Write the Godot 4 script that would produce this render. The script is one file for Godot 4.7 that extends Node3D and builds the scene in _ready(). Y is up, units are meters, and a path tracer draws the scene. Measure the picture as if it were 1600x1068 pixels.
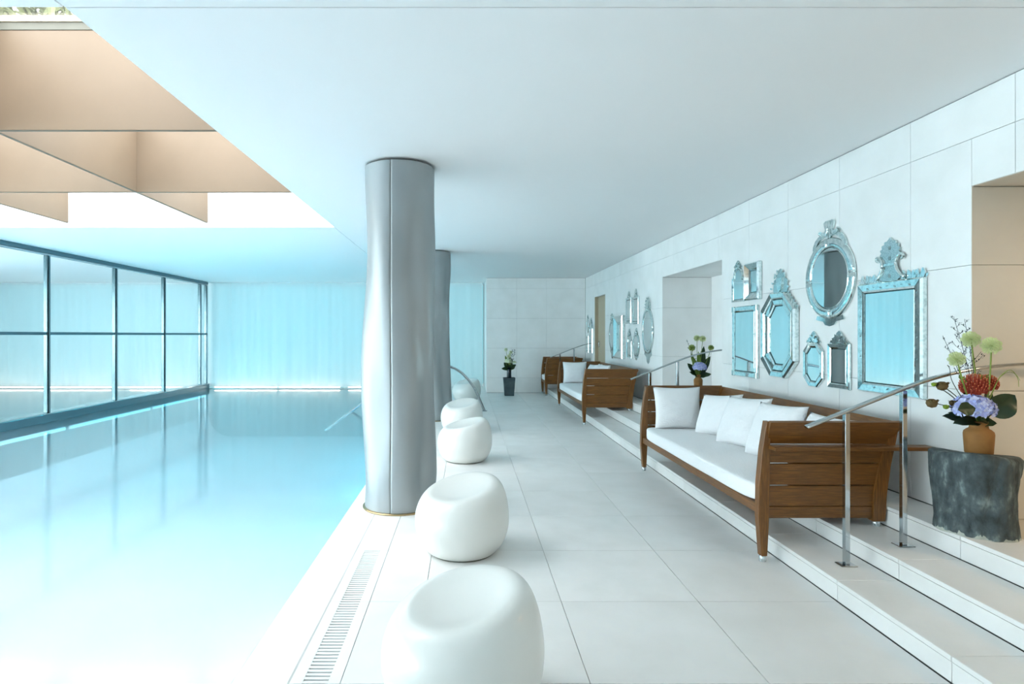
extends Node3D
# Spa pool hall. x = right, y = up, camera looks along -z; "d" below is the distance in front of the camera (z = -d).

const CEIL := 2.782          # ceiling height
const WALL_X := 2.885        # face of the right-hand wall
const MOD := 0.72            # stone module of floor and walls
const R1 := 1.95             # faces of the three risers
const R2 := 2.273
const R3 := 2.597
const L1 := 0.11             # levels of the two treads and the landing
const L2 := 0.22
const L3 := 0.344
const POOL_X := -0.95        # pool edge at the terrace
const SILL_X := -6.71        # glass partition
const FAR_D := 14.1          # stone end wall
const CURT_D := 15.3        # curtain
const BACK_Z := 5.4          # wall behind the camera
# light
const EXPOSURE := 4.45
const SKY_ENERGY := 1.6
const AQUA := Color(0.7, 0.93, 0.95)
const POOL_WHITE := Color(0.94, 0.98, 1.0)
const POOL_AQUA := Color(0.3, 0.88, 1.0)
const AQUA_POWER := 0.05
const AQUA_GLOW := 0.04
const POOL_POWER := 0.42
const SILL_POWER := 0.7
const DAYLIGHT := Color(0.91, 0.98, 1.0)
const WINDOW_POWER := 25.5
const WARM_POWER := 0.3
const LED_POWER := 0.05

var M := {}
var used := {}
var rng := RandomNumberGenerator.new()


func _ready() -> void:
	rng.seed = 77
	camera_and_light()
	materials()
	build_floor()
	build_steps()
	build_pool()
	sill_strips()
	build_walls()
	build_ceiling()
	build_skylight()
	build_partition()
	build_far_end()
	build_columns()
	build_sofas()
	build_stools()
	build_mirrors()
	build_railings()
	build_flowers()


func camera_and_light() -> void:
	var cam := Camera3D.new()
	cam.name = "camera"
	var near := 0.05
	cam.set_frustum(2.0 * near * 534.0 / 908.0, Vector2(near * 71.0 / 908.0, -near * 11.0 / 908.0), near, 200.0)
	cam.position = Vector3(0, 1.4, 0)
	add_child(cam)
	cam.current = true
	var env := Environment.new()
	env.background_mode = Environment.BG_SKY
	var sky := Sky.new()
	var sm := ProceduralSkyMaterial.new()
	sm.sky_top_color = Color(0.95, 0.98, 1.0)
	sm.sky_horizon_color = Color(0.97, 0.99, 1.0)
	sm.ground_bottom_color = Color(0.55, 0.55, 0.53)
	sm.ground_horizon_color = Color(0.75, 0.76, 0.77)
	sm.sky_energy_multiplier = SKY_ENERGY
	sm.ground_energy_multiplier = 1.0
	sky.sky_material = sm
	env.sky = sky
	env.tonemap_mode = Environment.TONE_MAPPER_LINEAR
	env.tonemap_exposure = EXPOSURE
	env.volumetric_fog_enabled = true
	env.volumetric_fog_density = 0.0
	env.sdfgi_enabled = true
	env.ssao_enabled = true
	env.ssil_enabled = true
	var we := WorldEnvironment.new()
	we.name = "environment"
	we.environment = env
	add_child(we)
	# luminous wall behind the curtain: one large soft aqua light
	area_light("light_wall_lamp", Vector3(-6.3, 1.42, -(CURT_D + 0.42)), Vector3(0, 0, 1), Vector2(13.2, 2.5), AQUA, AQUA_POWER)
	# daylight through the frosted windows beyond the glass partition
	area_light("window_daylight", P(-12.9, 1.42, 2.0), Vector3(1, 0, 0), Vector2(14.0, 2.5), DAYLIGHT, WINDOW_POWER)
	# underwater lamps on the terrace side of the pool
	for i in 7:
		area_light("pool_lamp_light", Vector3(POOL_X - 0.075, -0.62, 2.0 - i * 2.35), Vector3(-1, -0.1, 0), Vector2(0.36, 0.36), POOL_WHITE if i < 4 else POOL_AQUA, POOL_POWER * (0.85 if i < 4 else 1.7))
	for i in 4:
		area_light("pool_lamp_light", Vector3(SILL_X - 0.32, -0.62, -1.5 - i * 3.4), Vector3(-1, -0.1, 0), Vector2(0.36, 0.36), POOL_AQUA, POOL_POWER)


func area_light(called: String, at: Vector3, towards: Vector3, size: Vector2, color: Color, power: float) -> void:
	var l := AreaLight3D.new()
	l.name = called
	l.area_size = size
	l.light_color = color
	l.light_energy = power
	l.area_range = 40.0
	l.area_attenuation = 2.0
	l.shadow_enabled = true
	l.position = at
	var up := Vector3.UP if absf(towards.normalized().y) < 0.95 else Vector3.RIGHT
	l.basis = Basis.looking_at(towards, up)
	add_child(l, true)


# ---------------------------------------------------------------- materials

func noise_tex(freq: float, stops: Array, colors: Array, oct := 3, size := 512, seed_ := 1, type := FastNoiseLite.TYPE_SIMPLEX_SMOOTH) -> NoiseTexture2D:
	var n := FastNoiseLite.new()
	n.noise_type = type
	n.frequency = freq
	n.seed = seed_
	n.fractal_octaves = oct
	var t := NoiseTexture2D.new()
	t.width = size
	t.height = size
	t.seamless = true
	t.noise = n
	if stops.size():
		var g := Gradient.new()
		g.offsets = PackedFloat32Array(stops)
		g.colors = PackedColorArray(colors)
		t.color_ramp = g
	return t


func mat(color: Color, rough := 0.5, metal := 0.0) -> StandardMaterial3D:
	var m := StandardMaterial3D.new()
	m.albedo_color = color
	m.roughness = rough
	m.metallic = metal
	return m


func tri(m: StandardMaterial3D, tex: Texture2D, scale: Vector3, world := true) -> StandardMaterial3D:
	m.albedo_texture = tex
	m.uv1_triplanar = true
	m.uv1_world_triplanar = world
	m.uv1_scale = scale
	return m


func materials() -> void:
	var mottle := noise_tex(0.012, [0.0, 0.5, 1.0], [Color(0.965, 0.965, 0.96), Color(0.985, 0.985, 0.982), Color(1, 1, 1)], 4, 512, 5)
	M.tile = tri(mat(Color(0.955, 0.952, 0.945), 0.42), mottle, Vector3(0.4, 0.4, 0.4))
	M.tile2 = tri(mat(Color(0.948, 0.945, 0.938), 0.45), mottle, Vector3(0.33, 0.33, 0.33))
	M.tile3 = tri(mat(Color(0.96, 0.957, 0.95), 0.4), mottle, Vector3(0.5, 0.5, 0.5))
	M.grout = mat(Color(0.42, 0.43, 0.42), 0.9)
	M.panel = tri(mat(Color(0.955, 0.955, 0.95), 0.5), mottle, Vector3(0.3, 0.3, 0.3))
	M.panel2 = tri(mat(Color(0.95, 0.95, 0.945), 0.5), mottle, Vector3(0.4, 0.4, 0.4))
	M.limestone = tri(mat(Color(0.88, 0.85, 0.8), 0.55), mottle, Vector3(0.3, 0.3, 0.3))
	M.post = mat(Color(0.34, 0.42, 0.44), 0.18, 1.0)
	M.ceiling = mat(Color(0.975, 0.972, 0.97), 0.75)
	M.white = mat(Color(0.96, 0.96, 0.96), 0.7)
	M.concrete = mat(Color(0.6, 0.6, 0.6), 0.9)
	M.basin = tri(mat(Color(0.8, 0.82, 0.85), 0.5), mottle, Vector3(0.2, 0.2, 0.2))
	M.water = mat(Color(0.85, 0.94, 0.97, 0.12), 0.1)
	M.water.transparency = BaseMaterial3D.TRANSPARENCY_ALPHA
	M.water.metallic_specular = 0.5
	M.water_body = FogMaterial.new()
	M.water_body.albedo = Color(0.38, 0.93, 1.0)
	M.water_body.density = 0.085
	M.glass = mat(Color(0.9, 0.97, 0.97, 0.03), 0.01)
	M.glass.transparency = BaseMaterial3D.TRANSPARENCY_ALPHA
	M.beam = tri(mat(Color(0.495, 0.425, 0.35), 0.6), mottle, Vector3(0.3, 0.3, 0.3))
	M.beam_frame = mat(Color(0.88, 0.84, 0.76), 0.5)
	M.gasket = mat(Color(0.42, 0.42, 0.38), 0.7)
	M.steel = mat(Color(0.72, 0.74, 0.75), 0.09, 1.0)
	M.sill = mat(Color(0.36, 0.46, 0.5), 0.28, 0.6)
	M.column = tri(mat(Color(0.69, 0.71, 0.715), 0.55, 1.0), noise_tex(0.01, [0.0, 1.0], [Color(0.9, 0.9, 0.9), Color(1, 1, 1)], 3, 256, 9), Vector3(0.6, 0.25, 0.6))
	M.core = mat(Color(0.4, 0.4, 0.4), 0.8)
	M.brass = mat(Color(0.72, 0.62, 0.46), 0.25, 1.0)
	M.stool = mat(Color(0.9, 0.9, 0.88), 0.3)
	M.stool.clearcoat_enabled = true
	M.stool.clearcoat = 0.3
	M.stool.clearcoat_roughness = 0.12
	M.fabric = mat(Color(0.975, 0.975, 0.98), 0.95)
	M.fabric.rim_enabled = true
	M.fabric.rim = 0.3
	M.fabric.uv1_triplanar = true
	M.fabric.uv1_world_triplanar = true
	M.fabric.uv1_scale = Vector3(6, 6, 6)
	M.fabric.heightmap_enabled = true
	M.fabric.heightmap_scale = 0.25
	M.fabric.heightmap_texture = noise_tex(0.02, [], [], 4, 512, 21)
	M.curtain = mat(Color(0.93, 0.96, 0.97, 0.5), 1.0)
	M.curtain.transparency = BaseMaterial3D.TRANSPARENCY_ALPHA
	M.curtain.backlight_enabled = true
	M.curtain.backlight = Color(0.85, 0.85, 0.85)
	M.light_wall = mat(Color(0.75, 0.9, 0.92), 0.9)
	M.light_wall.emission_enabled = true
	M.light_wall.emission = AQUA
	M.light_wall.emission_energy_multiplier = AQUA_GLOW
	M.led = mat(Color(1, 0.97, 0.93), 0.5)
	M.led.emission_enabled = true
	M.led.emission = Color(1, 0.93, 0.86)
	M.led.emission_energy_multiplier = 2.0
	M.lamp_face = mat(Color(1, 1, 1), 0.4)
	M.lamp_face.emission_enabled = true
	M.lamp_face.emission = Color(0.93, 0.98, 1.0)
	M.lamp_face.emission_energy_multiplier = 2.0
	M.aqua_face = mat(Color(0.9, 1, 1), 0.4)
	M.aqua_face.emission_enabled = true
	M.aqua_face.emission = POOL_AQUA
	M.aqua_face.emission_energy_multiplier = 0.3
	M.window_glass = mat(Color(0.95, 0.97, 0.98), 0.8)
	M.window_glass.emission_enabled = true
	M.window_glass.emission = DAYLIGHT
	M.window_glass.emission_energy_multiplier = 0.6
	M.warm_face = mat(Color(1, 1, 1), 0.4)
	M.warm_face.emission_enabled = true
	M.warm_face.emission = Color(1, 0.86, 0.66)
	M.warm_face.emission_energy_multiplier = 3.0
	var grain := noise_tex(0.02, [0.0, 0.35, 0.5, 0.7, 1.0], [Color(0.62, 0.6, 0.58), Color(0.86, 0.85, 0.84), Color(0.8, 0.78, 0.76), Color(0.95, 0.95, 0.94), Color(1, 1, 1)], 5, 512, 31)
	var wood := Color(0.54, 0.35, 0.145)
	M.wood_x = tri(mat(wood, 0.38), grain, Vector3(0.5, 9, 9), false)
	M.wood_y = tri(mat(wood, 0.38), grain, Vector3(9, 0.5, 9), false)
	M.wood_z = tri(mat(wood, 0.38), grain, Vector3(9, 9, 0.5), false)
	M.mirror = mat(Color(0.88, 0.92, 0.92), 0.012, 1.0)
	M.strip = tri(mat(Color(0.9, 0.94, 0.94), 0.05, 1.0), noise_tex(0.05, [0.0, 0.45, 0.6, 1.0], [Color(0.8, 0.84, 0.84), Color(0.95, 0.97, 0.97), Color(1, 1, 1), Color(1, 1, 1)], 3, 256, 41), Vector3(2, 2, 2), false)
	M.etched = tri(mat(Color(0.82, 0.87, 0.87), 0.16, 0.9), noise_tex(0.06, [0.0, 0.4, 0.6, 1.0], [Color(0.66, 0.72, 0.72), Color(0.9, 0.93, 0.93), Color(1, 1, 1), Color(1, 1, 1)], 4, 256, 43), Vector3(5, 5, 5), false)
	M.mirror_back = mat(Color(0.2, 0.24, 0.24), 0.5)
	M.etch = mat(Color(0.55, 0.62, 0.62), 0.45, 0.4)
	M.stone = tri(mat(Color(0.9, 0.95, 0.95), 0.72), noise_tex(0.012, [0.0, 0.3, 0.5, 0.66, 0.8, 1.0], [Color(0.16, 0.18, 0.19), Color(0.26, 0.29, 0.3), Color(0.31, 0.34, 0.35), Color(0.37, 0.4, 0.41), Color(0.5, 0.53, 0.53), Color(0.68, 0.7, 0.69)], 6, 512, 51), Vector3(2.6, 1.3, 2.6), false)
	M.stone.heightmap_enabled = true
	M.stone.heightmap_scale = 1.2
	M.stone.heightmap_texture = noise_tex(0.02, [], [], 5, 512, 52)
	M.pot = tri(mat(Color(0.34, 0.4, 0.42), 0.7), noise_tex(0.02, [0.0, 1.0], [Color(0.75, 0.75, 0.75), Color(1, 1, 1)], 4, 256, 53), Vector3(1, 1, 1), false)
	M.lime = tri(mat(Color(0.95, 0.96, 0.93), 0.9), noise_tex(0.03, [0.0, 1.0], [Color(0.6, 0.62, 0.62), Color(0.85, 0.85, 0.82)], 4, 256, 54), Vector3(2, 2, 2), false)
	M.clay = tri(mat(Color(0.62, 0.43, 0.215), 0.75), noise_tex(0.03, [0.0, 1.0], [Color(0.88, 0.88, 0.88), Color(1, 1, 1)], 4, 256, 61), Vector3(2, 2, 2), false)
	M.vase_dark = mat(Color(0.05, 0.1, 0.14), 0.2)
	M.leaf = mat(Color(0.13, 0.22, 0.1), 0.45)
	M.leaf.backlight_enabled = true
	M.leaf.backlight = Color(0.15, 0.25, 0.08)
	M.leaf_big = mat(Color(0.13, 0.24, 0.15), 0.35)
	M.leaf_light = mat(Color(0.45, 0.55, 0.22), 0.5)
	M.stem = mat(Color(0.5, 0.58, 0.24), 0.5)
	M.stem_dark = mat(Color(0.24, 0.25, 0.16), 0.6)
	M.allium = mat(Color(0.86, 0.9, 0.68), 0.6)
	M.allium_core = mat(Color(0.6, 0.68, 0.34), 0.6)
	M.hydrangea = mat(Color(0.8, 0.83, 0.97), 0.7)
	M.hydrangea2 = mat(Color(0.66, 0.7, 0.93), 0.7)
	M.protea = mat(Color(0.68, 0.26, 0.18), 0.55)
	M.protea_tip = mat(Color(0.9, 0.55, 0.35), 0.55)
	M.pod = mat(Color(0.36, 0.28, 0.13), 0.7)
	M.pod_bud = mat(Color(0.5, 0.6, 0.15), 0.6)
	M.wisp = mat(Color(0.2, 0.23, 0.24), 0.7)
	M.bloom = mat(Color(0.88, 0.9, 0.78), 0.6)
	M.hedge = mat(Color(0.5, 0.52, 0.36), 0.6)
	M.glide = mat(Color(0.85, 0.88, 0.89), 0.12, 0.7)
	M.door = mat(Color(0.74, 0.68, 0.58), 0.55)


# ---------------------------------------------------------------- helpers

func P(x: float, y: float, d: float) -> Vector3:
	return Vector3(x, y, -d)


func numbered(called: String) -> String:
	var n: int = used.get(called, -1) + 1
	used[called] = n
	return called if n == 0 else "%s_%03d" % [called, n]


func thing(called: String, label: String, category: String, at := Vector3.ZERO, group := "") -> Node3D:
	var o := Node3D.new()
	o.name = numbered(called)
	add_child(o)
	o.position = at
	o.set_meta("label", label)
	o.set_meta("category", category)
	if group:
		o.set_meta("group", group)
	return o


func setting(called: String, label: String, category: String) -> Node3D:
	var o := thing(called, label, category)
	o.set_meta("kind", "structure")
	return o


func new_st(smooth := false) -> SurfaceTool:
	var st := SurfaceTool.new()
	st.begin(Mesh.PRIMITIVE_TRIANGLES)
	st.set_smooth_group(0 if smooth else -1)
	return st


func done(st: SurfaceTool, m: Material) -> ArrayMesh:
	st.generate_normals()
	var me := st.commit()
	me.surface_set_material(0, m)
	return me


func put(parent: Node3D, called: String, me: Mesh, at := Transform3D()) -> MeshInstance3D:
	var o := MeshInstance3D.new()
	o.name = called
	o.mesh = me
	o.transform = at
	parent.add_child(o, true)
	return o


func part(parent: Node3D, called: String, st: SurfaceTool, m: Material) -> MeshInstance3D:
	return put(parent, called, done(st, m))


func tri_out(st: SurfaceTool, a: Vector3, b: Vector3, c: Vector3, out: Vector3) -> void:
	if (b - a).cross(c - a).dot(out) > 0.0:
		st.add_vertex(a); st.add_vertex(c); st.add_vertex(b)
	else:
		st.add_vertex(a); st.add_vertex(b); st.add_vertex(c)


func quad_out(st: SurfaceTool, a: Vector3, b: Vector3, c: Vector3, d: Vector3, out: Vector3) -> void:
	tri_out(st, a, b, c, out)
	tri_out(st, a, c, d, out)


func quad(st: SurfaceTool, a: Vector3, b: Vector3, c: Vector3, d: Vector3) -> void:
	# counter-clockwise from outside
	st.add_vertex(a); st.add_vertex(c); st.add_vertex(b)
	st.add_vertex(a); st.add_vertex(d); st.add_vertex(c)


func cbox(st: SurfaceTool, c: Vector3, s: Vector3, b := 0.003, t := Transform3D()) -> void:
	# box with chamfered edges
	var h := s * 0.5
	b = minf(b, minf(h.x, minf(h.y, h.z)) * 0.9)
	var o := t * c
	var pt := func(axis: int, sg: Vector3) -> Vector3:
		var v := Vector3(sg.x * (h.x - b), sg.y * (h.y - b), sg.z * (h.z - b))
		v[axis] = sg[axis] * h[axis]
		return t * (c + v)
	for a in 3:
		var e := (a + 1) % 3
		var f := (a + 2) % 3
		for s1 in [-1.0, 1.0]:
			var q := []
			for k in [[-1.0, -1.0], [1.0, -1.0], [1.0, 1.0], [-1.0, 1.0]]:
				var sg := Vector3.ZERO
				sg[a] = s1; sg[e] = k[0]; sg[f] = k[1]
				q.append(pt.call(a, sg))
			quad_out(st, q[0], q[1], q[2], q[3], (q[0] + q[2]) * 0.5 - o)
			for s2 in [-1.0, 1.0]:
				var sg0 := Vector3.ZERO
				sg0[a] = s1; sg0[e] = s2; sg0[f] = -1.0
				var sg1 := sg0
				sg1[f] = 1.0
				var p0: Vector3 = pt.call(a, sg0)
				var p1: Vector3 = pt.call(a, sg1)
				var p2: Vector3 = pt.call(e, sg1)
				var p3: Vector3 = pt.call(e, sg0)
				quad_out(st, p0, p1, p2, p3, (p0 + p2) * 0.5 - o)
	for sx in [-1.0, 1.0]:
		for sy in [-1.0, 1.0]:
			for sz in [-1.0, 1.0]:
				var sg := Vector3(sx, sy, sz)
				var a0: Vector3 = pt.call(0, sg)
				tri_out(st, a0, pt.call(1, sg), pt.call(2, sg), a0 - o)


func bx(st: SurfaceTool, lo: Vector3, hi: Vector3, b := 0.003) -> void:
	# chamfered box between two corners
	var l := Vector3(minf(lo.x, hi.x), minf(lo.y, hi.y), minf(lo.z, hi.z))
	var h := Vector3(maxf(lo.x, hi.x), maxf(lo.y, hi.y), maxf(lo.z, hi.z))
	cbox(st, (l + h) * 0.5, h - l, b)


func box_part(parent: Node3D, called: String, lo: Vector3, hi: Vector3, m: Material, b := 0.003) -> MeshInstance3D:
	var st := new_st()
	bx(st, lo, hi, b)
	return part(parent, called, st, m)


func grid(st: SurfaceTool, nu: int, nv: int, f: Callable, flip := false) -> void:
	var pts := []
	for i in nu + 1:
		var row := PackedVector3Array()
		for j in nv + 1:
			row.append(f.call(float(i) / nu, float(j) / nv))
		pts.append(row)
	for i in nu:
		for j in nv:
			var a: Vector3 = pts[i][j]
			var b: Vector3 = pts[i + 1][j]
			var c: Vector3 = pts[i + 1][j + 1]
			var d: Vector3 = pts[i][j + 1]
			if flip:
				quad(st, a, d, c, b)
			else:
				quad(st, a, b, c, d)


func lathe(st: SurfaceTool, prof: Array, segs := 24, at := Vector3.ZERO, sx := 1.0, sz := 1.0) -> void:
	# profile from bottom to top: Vector2(radius, height)
	for k in prof.size() - 1:
		var p0: Vector2 = prof[k]
		var p1: Vector2 = prof[k + 1]
		for i in segs:
			var a0 := TAU * i / segs
			var a1 := TAU * (i + 1) / segs
			var v00 := at + Vector3(cos(a0) * p0.x * sx, p0.y, -sin(a0) * p0.x * sz)
			var v01 := at + Vector3(cos(a1) * p0.x * sx, p0.y, -sin(a1) * p0.x * sz)
			var v10 := at + Vector3(cos(a0) * p1.x * sx, p1.y, -sin(a0) * p1.x * sz)
			var v11 := at + Vector3(cos(a1) * p1.x * sx, p1.y, -sin(a1) * p1.x * sz)
			if p0.x > 1e-5:
				st.add_vertex(v00); st.add_vertex(v11); st.add_vertex(v01)
			if p1.x > 1e-5:
				st.add_vertex(v00); st.add_vertex(v10); st.add_vertex(v11)


func sweep(st: SurfaceTool, pts: Array, prof: Array, up := Vector3.UP, r0 := 1.0, r1 := 1.0, caps := true) -> void:
	# sweeps a closed 2D profile (x across, y along up) along points
	var n := pts.size()
	var rings := []
	for i in n:
		var t: Vector3 = (pts[mini(i + 1, n - 1)] - pts[maxi(i - 1, 0)]).normalized()
		var u := up if absf(t.dot(up)) < 0.97 else Vector3(0.9, 0.1, 0.42).normalized()
		var side := t.cross(u).normalized()
		var nn := side.cross(t).normalized()
		var k := lerpf(r0, r1, float(i) / maxf(1.0, n - 1))
		var ring := PackedVector3Array()
		for q in prof:
			ring.append(pts[i] + side * q.x * k + nn * q.y * k)
		rings.append(ring)
	var m := prof.size()
	for i in n - 1:
		var mid: Vector3 = (pts[i] + pts[i + 1]) * 0.5
		for j in m:
			var a: Vector3 = rings[i][j]
			var b: Vector3 = rings[i][(j + 1) % m]
			var c: Vector3 = rings[i + 1][(j + 1) % m]
			var d: Vector3 = rings[i + 1][j]
			quad_out(st, a, b, c, d, (a + b + c + d) * 0.25 - mid)
	if caps:
		for e in [0, n - 1]:
			var out: Vector3 = (pts[0] - pts[1]) if e == 0 else (pts[n - 1] - pts[n - 2])
			for j in range(1, m - 1):
				tri_out(st, rings[e][0], rings[e][j], rings[e][j + 1], out)


func ring_profile(r: float, n := 8) -> Array:
	var a := []
	for i in n:
		a.append(Vector2(cos(TAU * i / n), sin(TAU * i / n)) * r)
	return a


func tube(st: SurfaceTool, pts: Array, r: float, n := 8, r1 := -1.0) -> void:
	sweep(st, pts, ring_profile(1.0, n), Vector3.UP, r, r if r1 < 0.0 else r1)


func spline(pts: Array, per := 8) -> Array:
	var out := []
	var n := pts.size()
	for i in n - 1:
		var a: Vector3 = pts[maxi(i - 1, 0)]
		var b: Vector3 = pts[i]
		var c: Vector3 = pts[i + 1]
		var d: Vector3 = pts[mini(i + 2, n - 1)]
		for k in per:
			out.append(b.cubic_interpolate(c, a, d, float(k) / per))
	out.append(pts[n - 1])
	return out


func prism(st: SurfaceTool, poly: Array, z0: float, z1: float, b := 0.0, t := Transform3D()) -> void:
	# extruded outline in the x-y plane, with a chamfered front edge (z1) of width b
	var pg := PackedVector2Array(poly)
	if Geometry2D.is_polygon_clockwise(pg):
		pg.reverse()
	var inner := pg
	if b > 0.0:
		var off := Geometry2D.offset_polygon(pg, -b)
		if off.size() == 1 and off[0].size() == pg.size():
			# keep the corners paired
			var best := 0
			for i in off[0].size():
				if off[0][i].distance_to(pg[0]) < off[0][best].distance_to(pg[0]):
					best = i
			inner = PackedVector2Array()
			for i in pg.size():
				inner.append(off[0][(best + i) % pg.size()])
		else:
			b = 0.0
	var n := pg.size()
	var zm := z1 - b
	for i in n:
		var j := (i + 1) % n
		quad(st, t * Vector3(pg[i].x, pg[i].y, z0), t * Vector3(pg[j].x, pg[j].y, z0), t * Vector3(pg[j].x, pg[j].y, zm), t * Vector3(pg[i].x, pg[i].y, zm))
		if b > 0.0:
			quad(st, t * Vector3(pg[i].x, pg[i].y, zm), t * Vector3(pg[j].x, pg[j].y, zm), t * Vector3(inner[j].x, inner[j].y, z1), t * Vector3(inner[i].x, inner[i].y, z1))
	for pair in [[inner, z1, true], [pg, z0, false]]:
		var p: PackedVector2Array = pair[0]
		var ix := Geometry2D.triangulate_polygon(p)
		var nrm: Vector3 = t.basis * Vector3(0, 0, 1.0 if pair[2] else -1.0)
		for k in range(0, ix.size(), 3):
			var z: float = pair[1]
			tri_out(st, t * Vector3(p[ix[k]].x, p[ix[k]].y, z), t * Vector3(p[ix[k + 1]].x, p[ix[k + 1]].y, z), t * Vector3(p[ix[k + 2]].x, p[ix[k + 2]].y, z), nrm)


func cut_rects(r: Rect2, holes: Array) -> Array:
	# what is left of a rectangle when the holes are taken out
	var left := [r]
	for h in holes:
		var next := []
		for q in left:
			var i: Rect2 = q.intersection(h)
			if i.size.x <= 0.001 or i.size.y <= 0.001:
				next.append(q)
				continue
			if i.position.x > q.position.x + 0.001:
				next.append(Rect2(q.position.x, q.position.y, i.position.x - q.position.x, q.size.y))
			if i.end.x < q.end.x - 0.001:
				next.append(Rect2(i.end.x, q.position.y, q.end.x - i.end.x, q.size.y))
			if i.position.y > q.position.y + 0.001:
				next.append(Rect2(i.position.x, q.position.y, i.size.x, i.position.y - q.position.y))
			if i.end.y < q.end.y - 0.001:
				next.append(Rect2(i.position.x, i.end.y, i.size.x, q.end.y - i.end.y))
		left = next
	return left


func joints(from: float, to: float) -> Array:
	# stone joints along the hall: 0.176 + 0.72 k
	var a := [from]
	var k := ceili((from - 0.176) / MOD)
	while 0.176 + k * MOD < to - 0.02:
		if 0.176 + k * MOD > from + 0.02:
			a.append(0.176 + k * MOD)
		k += 1
	a.append(to)
	return a


# ---------------------------------------------------------------- the hall

func build_floor() -> void:
	var fl := setting("floor", "pale stone tile terrace beside the pool", "floor")
	box_part(fl, "screed", P(-0.509, -0.3, -BACK_Z), P(R1 + 0.02, -0.014, FAR_D), M.grout, 0.0)
	box_part(fl, "screed", P(-0.7165, -0.3, -BACK_Z), P(-0.509, -0.014, 0.896), M.grout, 0.0)
	box_part(fl, "drain_trough", P(-0.7165, -0.3, 0.896), P(-0.509, -0.16, 3.776), M.grout, 0.0)
	box_part(fl, "screed", P(-0.7165, -0.3, 3.776), P(-0.509, -0.014, FAR_D), M.grout, 0.0)
	var xs := [-0.509, -0.2226, 0.4976, 1.2178, R1 - 0.003]
	var ds := joints(-BACK_Z + 0.01, FAR_D - 0.004)
	var kinds := [M.tile, M.tile2, M.tile3]
	for i in xs.size() - 1:
		for k in ds.size() - 1:
			box_part(fl, "floor_tile", P(xs[i] + 0.0015, -0.014, ds[k] + 0.0015), P(xs[i + 1] - 0.0015, rng.randf_range(-0.0004, 0.0002), ds[k + 1] - 0.0015), kinds[rng.randi() % 3], 0.0012)
	# strip along the pool: overflow slots in front of the column, plain stone behind
	for k in ds.size() - 1:
		if ds[k] > 3.7 or ds[k] < 0.8:
			box_part(fl, "floor_tile", P(-0.7135, -0.014, ds[k] + 0.0015), P(-0.5105, 0, ds[k + 1] - 0.0015), M.tile, 0.0012)
		else:
			var g := Node3D.new()
			g.name = "drain_cover"
			fl.add_child(g, true)
			var d0: float = ds[k] + 0.0015
			var d1: float = ds[k + 1] - 0.0015
			box_part(g, "cover_edge", P(-0.7135, -0.014, d0), P(-0.662, 0, d1), M.tile3, 0.0012)
			box_part(g, "cover_edge", P(-0.56, -0.014, d0), P(-0.5105, 0, d1), M.tile3, 0.0012)
			var st := new_st()
			cbox(st, Vector3.ZERO, Vector3(0.106, 0.012, 0.0165), 0.0015)
			var slat := done(st, M.tile3)
			var n := 27
			for i in n:
				put(g, "slat", slat, Transform3D(Basis(), P(-0.611, -0.0075, lerpf(d0 + 0.012, d1 - 0.012, float(i) / (n - 1)))))
	box_part(fl, "pool_coping", P(POOL_X, -0.3, -BACK_Z + 0.01), P(-0.7165, 0, CURT_D - 0.1), M.tile3, 0.006)
	box_part(fl, "terrace_end", P(-0.7165, -0.3, FAR_D), P(0.5, 0, CURT_D + 0.6), M.tile, 0.001)


func build_steps() -> void:
	var s := setting("floor_steps", "three long pale stone steps along the mirror wall", "steps")
	var lv := [[R1, R2, 0.0, L1], [R2, R3, L1, L2], [R3, WALL_X, L2, L3]]
	var ds := joints(-BACK_Z + 0.01, FAR_D - 0.004)
	for q in lv:
		var x0: float = q[0]
		var x1: float = q[1]
		var y0: float = q[2]
		var y1: float = q[3]
		box_part(s, "step_core", P(x0 + 0.014, -0.3, -BACK_Z + 0.01), P(x1 + 0.02, y1 - 0.024, FAR_D - 0.004), M.grout, 0.0)
		for k in ds.size() - 1:
			var d0: float = ds[k] + 0.0015
			var d1: float = ds[k + 1] - 0.0015
			box_part(s, "tread", P(x0 - 0.002, y1 - 0.022, d0), P(x1 - 0.004, y1, d1), [M.tile, M.tile2][rng.randi() % 2], 0.002)
			box_part(s, "riser", P(x0, y0 + 0.003, d0), P(x0 + 0.014, y1 - 0.0245, d1), [M.tile, M.tile3][rng.randi() % 2], 0.001)


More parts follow.
